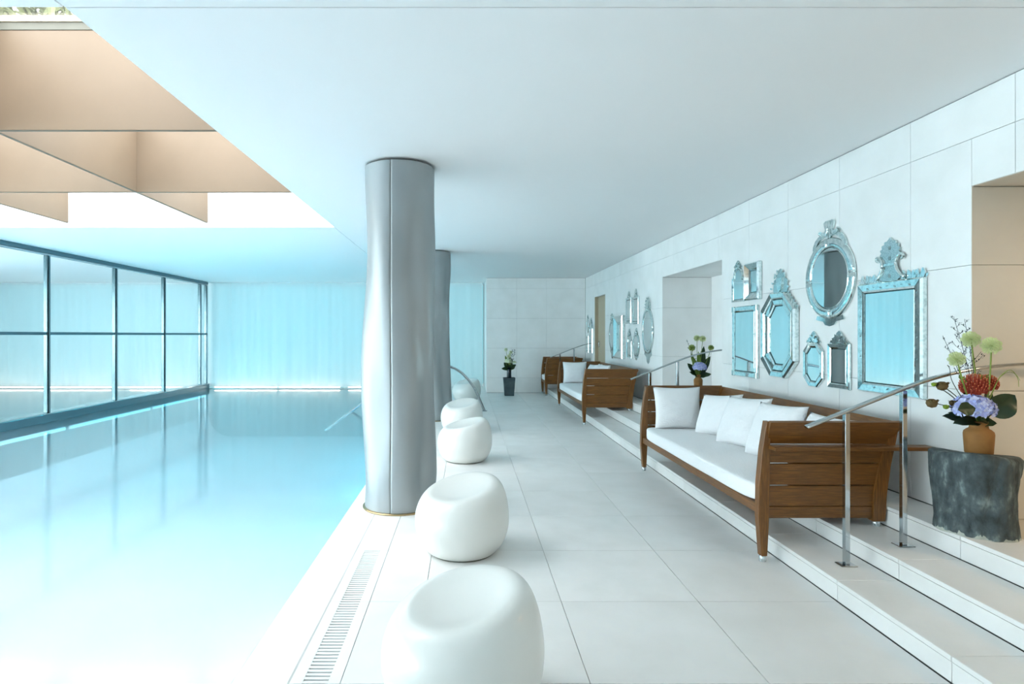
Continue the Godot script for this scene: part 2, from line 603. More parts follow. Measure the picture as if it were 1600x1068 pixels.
func build_pool() -> void:
	var b := setting("pool_basin", "white sunken swimming pool basin under clear water", "pool")
	var ends := [-BACK_Z + 0.02, CURT_D - 0.14]
	for span in [[POOL_X, SILL_X + 0.0], [SILL_X - 0.24, -13.0]]:
		# walls and floor as one shell with a wide cove between them
		var st := new_st(true)
		var x_hi: float = span[0]
		var x_lo: float = span[1]
		var r := 0.55
		var dep := -1.25
		var prof := [Vector2(x_hi, -0.004), Vector2(x_hi, dep + r)]
		for i in range(1, 9):
			var a := PI * 0.5 * i / 8
			prof.append(Vector2(x_hi - r + r * cos(a), dep + r - r * sin(a)))
		for i in 9:
			var a := PI * 0.5 * i / 8
			prof.append(Vector2(x_lo + r - r * sin(a), dep + r - r * cos(a)))
		prof.append(Vector2(x_lo, -0.004))
		for i in prof.size() - 1:
			var p: Vector2 = prof[i]
			var q: Vector2 = prof[i + 1]
			quad(st, P(p.x, p.y, ends[0]), P(p.x, p.y, ends[1]), P(q.x, q.y, ends[1]), P(q.x, q.y, ends[0]))
		part(b, "basin_shell", st, M.basin)
		box_part(b, "end_wall", P(x_hi, dep - 0.1, ends[1]), P(x_lo, -0.004, ends[1] + 0.1), M.basin, 0.0)
		box_part(b, "end_wall", P(x_hi, dep - 0.1, ends[0] - 0.1), P(x_lo, -0.004, ends[0]), M.basin, 0.0)
	box_part(b, "foundation", P(POOL_X + 0.3, -1.6, -BACK_Z), P(-13.3, -1.27, CURT_D + 0.6), M.concrete, 0.0)
	var i := 0
	for span in [[POOL_X, SILL_X], [SILL_X - 0.24, -12.98]]:
		var st := new_st()
		quad(st, P(span[1], -0.006, ends[0]), P(span[0], -0.006, ends[0]), P(span[0], -0.006, ends[1]), P(span[1], -0.006, ends[1]))
		var w := put(self, numbered("pool_water"), done(st, M.water))
		w.set_meta("label", ["still water of the pool between the terrace and the glass partition", "still water of the basin beyond the glass partition"][i])
		w.set_meta("category", "water")
		w.set_meta("kind", "stuff")
		var body := FogVolume.new()
		body.name = "water_body"
		body.shape = RenderingServer.FOG_VOLUME_SHAPE_BOX
		body.material = M.water_body
		body.size = Vector3(span[0] - span[1] - 0.004, 1.24, ends[1] - ends[0] - 0.004)
		w.add_child(body)
		body.position = P((span[0] + span[1]) * 0.5, -0.007 - 0.62, (ends[0] + ends[1]) * 0.5)
		i += 1
	var lamp_x := [[POOL_X, 7, 2.0, 2.35], [SILL_X - 0.24, 4, -1.5, 3.4]]
	for q in lamp_x:
		for k in int(q[1]):
			var o := thing("underwater_lamp", "round underwater lamp set in the pool wall", "lamp", Vector3(q[0], -0.62, q[2] - k * q[3]), "underwater lamps along the pool wall")
			var turn := Transform3D(Basis(Vector3(0, 0, 1), PI / 2), Vector3.ZERO)
			var st := new_st(true)
			lathe(st, [Vector2(0.0, 0.0), Vector2(0.23, 0.0), Vector2(0.23, 0.03), Vector2(0.2, 0.05), Vector2(0.19, 0.03)], 24)
			put(o, "rim", done(st, M.steel), turn)
			st = new_st(true)
			lathe(st, [Vector2(0.19, 0.028), Vector2(0.12, 0.045), Vector2(0.0, 0.05)], 24)
			put(o, "lens", done(st, M.lamp_face), turn)


func sill_strips() -> void:
	# aqua light lines under water along the partition's sill
	for k in 5:
		var d := 2.0 + k * 2.6
		var s := thing("underwater_light_strip", "aqua underwater light line below the partition sill", "light strip", P(SILL_X, -0.16, d), "underwater light lines along the sill")
		var st := new_st()
		bx(st, Vector3(0.0, -0.03, 0.0), Vector3(0.02, 0.03, -2.5), 0.003)
		part(s, "channel", st, M.white)
		st = new_st()
		bx(st, Vector3(0.0205, -0.02, -0.02), Vector3(0.028, 0.02, -2.48), 0.003)
		part(s, "diffuser", st, M.aqua_face)
		area_light("sill_strip_lamp", P(SILL_X + 0.035, -0.16, d + 1.25), Vector3(1, 0.35, 0), Vector2(2.45, 0.04), POOL_AQUA, SILL_POWER * (0.15 if k < 2 else 1.0))


func panel_wall(parent: Node3D, cells: Array, place: Callable, m: Material = null) -> void:
	# cells: Rect2 in wall coordinates; place(u, v, depth) gives the point
	var n := 0
	for r in cells:
		var st := new_st()
		var a: Vector3 = place.call(r.position.x + 0.0012, r.position.y + 0.0012, 0.0)
		var b: Vector3 = place.call(r.end.x - 0.0012, r.end.y - 0.0012, 0.012)
		bx(st, a, b, 0.001)
		part(parent, "panel", st, m if m else [M.panel, M.panel2][(n * 7 / 3) % 2])
		n += 1


func rows(lo: float, hi: float) -> Array:
	var a := [lo]
	for y in [1.08, 1.80, 2.52]:
		if y > lo + 0.05 and y < hi - 0.05:
			a.append(y)
	a.append(hi)
	return a


func wall_cells(us: Array, vs: Array, holes: Array) -> Array:
	var out := []
	for i in us.size() - 1:
		for j in vs.size() - 1:
			out.append_array(cut_rects(Rect2(us[i], vs[j], us[i + 1] - us[i], vs[j + 1] - vs[j]), holes))
	return out


func build_walls() -> void:
	var top := 2.25
	var w := setting("wall_right", "white stone panel wall hung with glass mirrors", "wall")
	var holes := [Rect2(1.32, 0.0, 2.0, top), Rect2(6.565, 0.0, 1.995, top), Rect2(12.1, 0.0, 1.0, top)]
	var solid := [[-BACK_Z, 1.306], [3.334, 6.551], [8.574, 12.1], [13.1, FAR_D + 0.1]]
	for q in solid:
		box_part(w, "wall_core", P(WALL_X + 0.012, -0.3, q[0]), P(WALL_X + 0.3, CEIL + 0.3, q[1]), M.grout, 0.0)
	for h in holes:
		box_part(w, "lintel", P(WALL_X + 0.0124, top + 0.2, h.position.x), P(WALL_X + 0.3, CEIL + 0.3, h.end.x), M.grout, 0.0)
	panel_wall(w, wall_cells(joints(-BACK_Z + 0.02, FAR_D - 0.003), rows(L3 + 0.003, CEIL - 0.004), holes), func(u, v, dd): return P(WALL_X + dd, v, u))
	# passage beside the stone stump, recess with the second railing, far door niche
	var deep := [5.6, 3.61, 2.965]
	for i in 3:
		var h: Rect2 = holes[i]
		var x1: float = deep[i]
		var d0 := h.position.x
		var d1 := h.end.x
		box_part(w, "recess_floor", P(WALL_X - 0.004, L3 - 0.1, d0 - 0.2), P(x1 + 0.1, L3, d1 + 0.2), M.limestone if i == 0 else M.tile2, 0.0)
		box_part(w, "recess_soffit", P(WALL_X + 0.0125, top, d0 - (0.011 if i < 2 else 0.0)), P(x1 + 0.1, top + 0.2, d1 + (0.011 if i < 2 else 0.0)), M.limestone if i == 0 else M.panel, 0.0)
		if i == 2:
			continue
		box_part(w, "recess_back", P(x1, L3 - 0.1, d0 - 0.2), P(x1 + 0.15, top + 0.2, d1 + 0.2), M.limestone if i == 0 else M.panel, 0.0)
		for e in [[d1 + 0.012, d1 + 0.2, -1], [d0 - 0.012, d0 - 0.2, 1]]:
			box_part(w, "jamb_core", P(WALL_X + 0.013, L3 - 0.1, e[0]), P(x1 + 0.1, top + 0.2, e[1]), M.grout, 0.0)
			var us := [WALL_X + 0.0005]
			var u := WALL_X + MOD
			while u < x1 - 0.05:
				us.append(u)
				u += MOD
			us.append(x1)
			var face: float = d1 if e[2] < 0 else d0
			var sgn: float = 1.0 if e[2] < 0 else -1.0
			panel_wall(w, wall_cells(us, rows(L3 + 0.003, top - 0.003), []), func(uu, v, dd): return P(uu, v, face + sgn * dd), M.limestone if i == 0 else null)
	# far door in its niche
	var dr := setting("door_1", "narrow beige door at the end of the mirror wall", "door")
	box_part(dr, "jamb", P(WALL_X + 0.002, L3, 13.06), P(2.97, top, 13.1), M.door, 0.002)
	box_part(dr, "jamb", P(WALL_X + 0.002, L3, 12.1), P(2.97, top, 12.14), M.door, 0.002)
	box_part(dr, "leaf", P(2.955, L3 + 0.006, 12.15), P(2.995, top - 0.006, 13.035), M.door, 0.003)
	box_part(dr, "backing", P(3.0, L3 - 0.1, 11.9), P(3.2, top + 0.2, 13.3), M.panel, 0.0)
	var st := new_st()
	cbox(st, P(2.945, 1.2, 12.93), Vector3(0.02, 0.14, 0.035), 0.004)
	cbox(st, P(2.925, 1.21, 12.89), Vector3(0.02, 0.02, 0.12), 0.004)
	part(dr, "handle", st, M.steel)
	# end wall with the flower pot, its return towards the curtain
	var e2 := setting("wall_back", "stone panel end wall behind the grey flower pot", "wall")
	box_part(e2, "wall_core", P(0.492, -0.3, FAR_D + 0.012), P(WALL_X + 0.3, CEIL + 0.3, FAR_D + 0.3), M.grout, 0.0)
	box_part(e2, "wall_core", P(0.492, -0.3, FAR_D + 0.012), P(0.7, CEIL + 0.3, CURT_D + 0.7), M.grout, 0.0)
	panel_wall(e2, wall_cells([0.48, 1.2178, 1.938, WALL_X - 0.003], [0.004, 0.36, 1.08, 1.80, 2.52, CEIL - 0.004], []), func(u, v, dd): return P(u, v, FAR_D + dd))
	panel_wall(e2, wall_cells([FAR_D + 0.013, CURT_D + 0.6], [0.004, 0.36, 1.08, 1.80, 2.52, CEIL - 0.004], []), func(u, v, dd): return P(0.48 + dd, v, u))
	# walls outside the frame that close the hall
	var f := setting("wall_front", "plain white wall at the other end of the hall", "wall")
	box_part(f, "wall_core", P(-13.3, -1.6, -BACK_Z), P(WALL_X + 0.3, CEIL + 0.3, -BACK_Z - 0.25), M.white, 0.0)
	var l := setting("wall_left", "plain white wall beyond the glass partition", "wall")
	box_part(l, "wall_core", P(-13.0, -1.6, -BACK_Z), P(-13.3, CEIL + 0.3, CURT_D + 0.7), M.white, 0.0)
	for k in 7:
		var win := setting("window_%d" % (k + 1), "tall frosted window in the wall beyond the partition", "window")
		var d0 := -5.0 + k * 2.0
		box_part(win, "frame", P(-13.0, 0.12, d0 + 0.02), P(-12.94, 2.72, d0 + 0.07), M.steel, 0.004)
		box_part(win, "frame", P(-13.0, 0.12, d0 + 1.93), P(-12.94, 2.72, d0 + 1.98), M.steel, 0.004)
		box_part(win, "frame", P(-13.0, 0.12, d0 + 0.07), P(-12.94, 0.17, d0 + 1.93), M.steel, 0.004)
		box_part(win, "frame", P(-13.0, 2.67, d0 + 0.07), P(-12.94, 2.72, d0 + 1.93), M.steel, 0.004)
		box_part(win, "frosted_pane", P(-12.99, 0.17, d0 + 0.07), P(-12.965, 2.67, d0 + 1.93), M.window_glass, 0.002)
	var lw := setting("wall_far", "luminous aqua wall behind the sheer curtain", "light wall")
	box_part(lw, "wall_core", P(-13.3, -1.6, CURT_D + 0.5), P(0.7, CEIL + 0.3, CURT_D + 0.75), M.white, 0.0)
	box_part(lw, "light_panel", P(-12.95, 0.08, CURT_D + 0.46), P(0.45, CEIL - 0.05, CURT_D + 0.5), M.light_wall, 0.004)
	# ceiling lamp of the passage beside the stump
	var dl := thing("ceiling_downlight", "warm recessed downlight in the passage ceiling", "lamp", P(3.75, top, 2.1))
	st = new_st(true)
	lathe(st, [Vector2(0.16, 0.0), Vector2(0.16, -0.012), Vector2(0.135, -0.012), Vector2(0.13, -0.002)], 24)
	part(dl, "trim_ring", st, M.white)
	st = new_st(true)
	lathe(st, [Vector2(0.13, -0.003), Vector2(0.0, -0.004)], 24)
	part(dl, "diffuser", st, M.warm_face)
	area_light("downlight_lamp", P(3.75, top - 0.016, 2.1), Vector3(0, -1, 0), Vector2(0.24, 0.24), Color(1, 0.89, 0.74), WARM_POWER)


func build_ceiling() -> void:
	var c := setting("ceiling", "smooth white ceiling of large joined panels", "ceiling")
	var x0 := -13.3
	var x1 := WALL_X + 0.011
	var ox := -1.70          # opening of the skylight
	var oxl := -6.62
	var g := 0.003
	var rims := [2.456, 7.47]
	var end := CURT_D + 0.49
	var fields := [[ox + g, x1, rims[0] + g, end], [ox + g, x1, -BACK_Z, rims[0] - g], [x0, ox - g, -BACK_Z, rims[0] - g], [x0, ox - g, rims[1] + g, end], [x0, oxl, rims[0] + g, rims[1] - g]]
	for q in fields:
		box_part(c, "ceiling_panel", P(q[0], CEIL, q[2]), P(q[1], CEIL + 0.04, q[3]), M.ceiling, 0.002)
	var t := 0.03
	var slabs := [[ox + t, x1 + 0.5, -BACK_Z - 0.3, CURT_D + 0.8], [x0 - 0.2, ox + t, -BACK_Z - 0.3, rims[0] - t], [x0 - 0.2, ox + t, rims[1] + t, CURT_D + 0.8], [x0 - 0.2, oxl - t, rims[0] - t, rims[1] + t]]
	for q in slabs:
		box_part(c, "roof_slab", P(q[0], CEIL + 0.045, q[2]), P(q[1], CEIL + 0.3, q[3]), M.concrete, 0.0)


func build_skylight() -> void:
	skylight(2.456, "skylight well with deep beige beams crossing the ceiling opening")
	# shrubs on the roof terrace that show above the first beam
	for q in [[-6.3, 8.4, 1.4], [-4.4, 8.7, 1.5], [-8.3, 8.6, 1.5]]:
		var t := thing("roof_shrub", "pale green shrub outside seen through the skylight glass", "shrub", P(q[0], CEIL + 0.3, q[1]), "shrubs on the roof terrace")
		var st := new_st(true)
		tube(st, [Vector3(0, 0, 0), Vector3(0.05, 0.9, 0), Vector3(-0.05, 2.6, 0.05)], 0.06, 6, 0.03)
		part(t, "trunk", st, M.stem_dark)
		st = new_st()
		for k in 1700:
			var v: Vector3 = Vector3(rng.randfn(), rng.randfn() * 0.9, rng.randfn()) * 0.42 * q[2]
			v.y += 2.95
			if v.y < 0.1:
				continue
			leaf_shape(st, v, Vector3(rng.randfn(), rng.randfn(), rng.randfn()).normalized(), 0.22, 0.1)
		var fo := part(t, "foliage", st, M.hedge)
		fo.set_meta("kind", "stuff")


func skylight(d0: float, label: String) -> void:
	var s := setting("skylight", label, "skylight")
	var ox := -1.70
	var oxl := -6.62
	var d1 := d0 + 5.014
	var yb := 2.84
	var yt := 3.544
	# walls of the well
	box_part(s, "well_wall", P(oxl - 0.2, CEIL + 0.04, d1), P(ox + 0.2, yt + 0.05, d1 + 0.2), M.white, 0.002)
	box_part(s, "well_wall", P(oxl - 0.2, CEIL + 0.04, d0 - 0.2), P(ox + 0.2, yt + 0.05, d0), M.beam, 0.002)
	box_part(s, "well_wall", P(oxl - 0.2, CEIL + 0.04, d0), P(oxl, yt + 0.05, d1), M.beam, 0.002)
	box_part(s, "well_wall", P(ox, CEIL + 0.04, d0), P(ox + 0.2, yt + 0.05, d1), M.beam, 0.002)
	var ts := [d0 + 1.634, d0 + 3.404]
	var lx := [-5.117, -3.324]
	var th := 0.032
	for d in ts:
		box_part(s, "cross_beam", P(oxl, yb, d), P(ox, yt, d + th), M.beam, 0.003)
	for x in lx:
		var ds := [d0, ts[0], ts[0] + th, ts[1], ts[1] + th, d1]
		for k in 3:
			box_part(s, "long_beam", P(x - th, yb, ds[2 * k] + 0.002), P(x, yt, ds[2 * k + 1] - 0.002), M.beam, 0.003)
	# glazing: gasket, frame bars and panes above the beams
	var bars_d := [d0 - 0.05, ts[0] + th * 0.5, ts[1] + th * 0.5, d1 + 0.05]
	var bars_x := [oxl - 0.05, lx[0] - th * 0.5, lx[1] - th * 0.5, ox + 0.05]
	for d in bars_d:
		box_part(s, "gasket", P(oxl - 0.1, yt, d - 0.02), P(ox + 0.1, yt + 0.055, d + 0.02), M.gasket, 0.002)
		box_part(s, "glazing_bar", P(oxl - 0.1, yt + 0.055, d - 0.03), P(ox + 0.1, yt + 0.075, d + 0.03), M.beam_frame, 0.003)
		box_part(s, "glazing_bar", P(oxl - 0.1, yt + 0.078, d - 0.024), P(ox + 0.1, yt + 0.1, d + 0.024), M.beam_frame, 0.003)
	for x in bars_x:
		box_part(s, "gasket", P(x - 0.02, yt, d0 - 0.05), P(x + 0.02, yt + 0.053, d1 + 0.05), M.gasket, 0.002)
		box_part(s, "glazing_bar", P(x - 0.03, yt + 0.055, d0 - 0.05), P(x + 0.03, yt + 0.098, d1 + 0.05), M.beam_frame, 0.003)
	for i in 3:
		for k in 3:
			box_part(s, "pane", P(bars_x[i] + 0.03, yt + 0.076, bars_d[k] + 0.03), P(bars_x[i + 1] - 0.03, yt + 0.086, bars_d[k + 1] - 0.03), M.glass, 0.0)


func leaf_shape(st: SurfaceTool, at: Vector3, dir: Vector3, length: float, width: float, up := Vector3(0.3, 1, 0.2)) -> void:
	# folded leaf of eight triangles
	var side := dir.cross(up).normalized()
	if side.length() < 0.5:
		side = Vector3.RIGHT
	var nn := side.cross(dir).normalized()
	var mids := []
	var ls := []
	var rs := []
	for i in 4:
		var t := i / 3.0
		var w: float = width * 0.5 * [0.1, 0.95, 0.8, 0.02][i]
		var p := at + dir * length * t - nn * length * 0.12 * t * t
		mids.append(p)
		ls.append(p + side * w + nn * w * 0.35)
		rs.append(p - side * w + nn * w * 0.35)
	for i in 3:
		quad(st, mids[i], ls[i], ls[i + 1], mids[i + 1])
		quad(st, rs[i], mids[i], mids[i + 1], rs[i + 1])


func build_partition() -> void:
	var t := setting("glass_partition", "floor to ceiling glass partition with polished steel posts along the pool", "partition")
	t.set_meta("kind", "thing")
	var s_hi := 0.144
	box_part(t, "sill", P(SILL_X - 0.24, -1.3, -BACK_Z + 0.02), P(SILL_X, s_hi - 0.02, CURT_D - 0.14), M.sill, 0.004)
	box_part(t, "sill_cap", P(SILL_X - 0.25, s_hi - 0.018, -BACK_Z + 0.02), P(SILL_X + 0.01, s_hi, CURT_D - 0.14), M.steel, 0.004)
	var gx := SILL_X - 0.07
	box_part(t, "head_rail", P(gx - 0.04, CEIL - 0.07, -BACK_Z + 0.02), P(gx + 0.04, CEIL - 0.002, CURT_D - 0.14), M.sill, 0.004)
	box_part(t, "head_rail", P(gx - 0.02, CEIL - 0.1, -BACK_Z + 0.02), P(gx + 0.02, CEIL - 0.072, CURT_D - 0.14), M.steel, 0.003)
	# posts at the distances read from the photograph
	var posts := [-2.2, -0.3, 1.9, 3.75, 5.57, 7.57, 9.39, 11.2, 13.0, 14.76, 15.1]
	for d in posts:
		var w := 0.075 if d < 14.7 else 0.05
		var p := Node3D.new()
		p.name = "post"
		t.add_child(p, true)
		box_part(p, "post_core", P(gx - 0.035, s_hi, d - w * 0.5), P(gx + 0.035, CEIL - 0.1, d + w * 0.5), M.post, 0.008)
		box_part(p, "post_fin", P(gx + 0.035, s_hi, d - 0.012), P(gx + 0.05, CEIL - 0.1, d + 0.012), M.sill, 0.003)
	for k in posts.size() - 1:
		var a: float = posts[k] + 0.036
		var b: float = posts[k + 1] - 0.036
		if b - a < 0.1:
			continue
		box_part(t, "mid_rail", P(gx - 0.022, 1.40, a), P(gx + 0.022, 1.447, b), M.sill, 0.004)
		box_part(t, "pane", P(gx - 0.005, s_hi, a), P(gx + 0.005, 1.40, b), M.glass, 0.0)
		box_part(t, "pane", P(gx - 0.005, 1.447, a), P(gx + 0.005, CEIL - 0.1, b), M.glass, 0.0)


func build_far_end() -> void:
	# kerb at the end of the water with the light strips, sheer curtain above
	var k := setting("trim_1", "white kerb at the far end of the pool", "kerb")
	box_part(k, "kerb", P(POOL_X + 0.2, -1.6, CURT_D - 0.14), P(-13.3, 0.012, CURT_D + 0.5), M.tile3, 0.003)
	var i := 0
	for span in [[0.42, SILL_X - 0.1, "white sheer curtain hanging behind the swimming pool"], [SILL_X + 0.1, -12.95, "white sheer curtain hanging beyond the glass partition"]]:
		var c := thing("curtain", span[2], "curtain", P(span[0], 0.03, CURT_D + 0.12 * i))
		var st := new_st(true)
		var length: float = span[0] - span[1]
		var n := int(length * 26)
		var ph := 3.0 * i
		grid(st, n, 6, func(u, v):
			var x: float = -u * length
			var fold := sin(x * 13.0 + ph + 1.7 * sin(x * 1.9 + ph)) * 0.5 + 0.35 * sin(x * 29.0 + 2.0 * sin(x * 3.1))
			var amp := 0.02 + 0.008 * sin(x * 0.8 + ph)
			return Vector3(x, v * (CEIL - 0.035), fold * amp * (0.75 + 0.25 * (1.0 - v))), true)
		part(c, "fabric", st, M.curtain)
		st = new_st()
		bx(st, Vector3(0.03, CEIL - 0.045, -0.03), Vector3(-length, CEIL - 0.034, 0.03), 0.002)
		part(c, "track", st, M.white)
		i += 1
	var strips := [[-1.05, -1.9], [-2.05, -3.1], [-3.3, -4.9], [-4.95, -6.6], [-7.05, -8.8], [-9.3, -10.9], [-11.0, -12.9]]
	for q in strips:
		var s := thing("light_strip", "warm white light strip along the foot of the curtain", "light strip", P(q[0], 0.012, CURT_D - 0.105), "light strips at the foot of the curtain")
		var len_: float = q[0] - q[1]
		var st := new_st()
		bx(st, Vector3(0, 0, -0.014), Vector3(-len_, 0.02, 0.014), 0.003)
		part(s, "channel", st, M.white)
		st = new_st()
		bx(st, Vector3(-0.01, 0.0205, -0.012), Vector3(-len_ + 0.01, 0.032, 0.012), 0.004)
		part(s, "diffuser", st, M.led)
		area_light("light_strip_lamp", P((q[0] + q[1]) * 0.5, 0.042, CURT_D - 0.105), Vector3(0, 1, -0.35), Vector2(len_ - 0.04, 0.025), Color(1, 0.9, 0.82), LED_POWER * len_)


# ---------------------------------------------------------------- columns

func build_columns() -> void:
	var labels := ["wavy brushed metal column standing beside the drain slots", "wavy brushed metal column standing farther along the pool, by the arched handrail"]
	var k := 0
	for d in [4.79, 9.67]:
		var c := thing("metal_column", labels[k], "column", P(-0.55, 0, d), "metal clad columns along the pool edge")
		var ph := 2.1 * k
		var h0 := 0.014
		var h1 := CEIL - 0.022
		var radius := func(a: float, y: float) -> float:
			var s := (y - h0) / (h1 - h0)
			var keep := smoothstep(0.0, 0.1, s) * smoothstep(0.0, 0.22, 1.0 - s)
			var w := 0.010 * sin(2.0 * a + 1.7 * y + ph) + 0.010 * sin(3.0 * a - 2.6 * y + 0.6 + ph) + 0.008 * sin(5.0 * a + 2.2 * y + 1.1) + 0.007 * sin(4.0 * y + a + ph) * cos(a * 2.0)
			var fold := 0.026 * exp(-pow(angle_difference(a, -0.8 + 0.22 * sin(y * 2.3 + ph)), 2.0) / 0.07)
			return 0.284 + keep * (w - fold)
		var seam := -PI / 2 - 0.14
		for half in 2:
			var st := new_st(true)
			var a0 := seam + half * PI + 0.007
			var a1 := seam + (half + 1) * PI - 0.007
			# edges of each shell turn inwards at the seam
			grid(st, 66, 90, func(u, v):
				var y := lerpf(h0, h1, v)
				var q: float = clampf((u * 66.0 - 1.0) / 64.0, 0.0, 1.0)
				var a := lerpf(a0, a1, q)
				var r: float = radius.call(a, y)
				if u < 0.001 or u > 0.999:
					r -= 0.012
				return Vector3(cos(a) * r, y, -sin(a) * r))
			part(c, "metal_shell", st, M.column)
		var st := new_st(true)
		lathe(st, [Vector2(0.235, 0.0), Vector2(0.235, CEIL)], 40)
		part(c, "core", st, M.core)
		st = new_st(true)
		lathe(st, [Vector2(0.2, 0.0), Vector2(0.302, 0.0), Vector2(0.302, 0.009), Vector2(0.296, 0.013), Vector2(0.2, 0.013)], 56)
		part(c, "base_ring", st, M.brass)
		k += 1


# ---------------------------------------------------------------- sofas

func wood_prism(parent: Node3D, called: String, poly: Array, z0: float, z1: float, m: Material) -> MeshInstance3D:
	var st := new_st()
	prism(st, poly, z0, z1, 0.003)
	return part(parent, called, st, m)


func sloped_board(parent: Node3D, called: String, a: Vector3, b: Vector3, c: Vector3, d: Vector3, n: Vector3, th: float, m: Material) -> MeshInstance3D:
	# board with four corners a b c d (one face) and a thickness along n
	var st := new_st()
	var o := (a + b + c + d) * 0.25 + n * th * 0.5
	var q := [a, b, c, d]
	var r := [a + n * th, b + n * th, c + n * th, d + n * th]
	quad_out(st, q[0], q[1], q[2], q[3], -n)
	quad_out(st, r[0], r[1], r[2], r[3], n)
	for i in 4:
		var j := (i + 1) % 4
		quad_out(st, q[i], q[j], r[j], r[i], (q[i] + q[j]) * 0.5 + n * th * 0.5 - o)
	return part(parent, called, st, m)


func soft_box(st: SurfaceTool, c: Vector3, s: Vector3, e := 4.0, n := 14, puff := 0.0) -> void:
	# cushion block: a rounded box, faces slightly swollen
	for axis in 3:
		for sg in [-1.0, 1.0]:
			grid(st, n, n, func(u, v):
				var p := Vector3.ZERO
				p[axis] = sg
				p[(axis + 1) % 3] = sin((u * 2.0 - 1.0) * PI * 0.5)
				p[(axis + 2) % 3] = sin((v * 2.0 - 1.0) * PI * 0.5)
				var k := pow(pow(absf(p.x), e) + pow(absf(p.y), e) + pow(absf(p.z), e), -1.0 / e)
				var q := p * k
				var w := 1.0 + puff * sin(q.x * 5.0 + q.z * 7.0) * 0.5
				return c + Vector3(q.x * s.x, q.y * s.y * w, q.z * s.z) * 0.5, sg < 0.0)


func pillow_mesh(w: float, h: float, t: float, seed_: int) -> ArrayMesh:
	# square cushion standing on its lower edge, facing +z, with drawn-out corners
	var st := new_st(true)
	var n := FastNoiseLite.new()
	n.seed = seed_
	n.frequency = 1.4
	for sg in [-1.0, 1.0]:
		grid(st, 20, 20, func(u, v):
			var a: float = u * 2.0 - 1.0
			var b: float = v * 2.0 - 1.0
			var pin_x := 1.0 - 0.07 * (1.0 - b * b)
			var pin_y := 1.0 - 0.07 * (1.0 - a * a)
			var th := pow(maxf(0.0, (1.0 - pow(absf(a), 2.6)) * (1.0 - pow(absf(b), 2.6))), 0.55)
			th *= 1.0 - 0.14 * b
			var crease := n.get_noise_3d(a * 2.0, b * 2.0, sg * 3.0) * 0.06 * (1.0 - a * a * 0.5)
			return Vector3(a * pin_x * w * 0.5, (b * pin_y * 0.5 + 0.5) * h, sg * t * 0.5 * th * (1.0 + crease * 3.0)), sg < 0.0)
	return done(st, M.fabric)


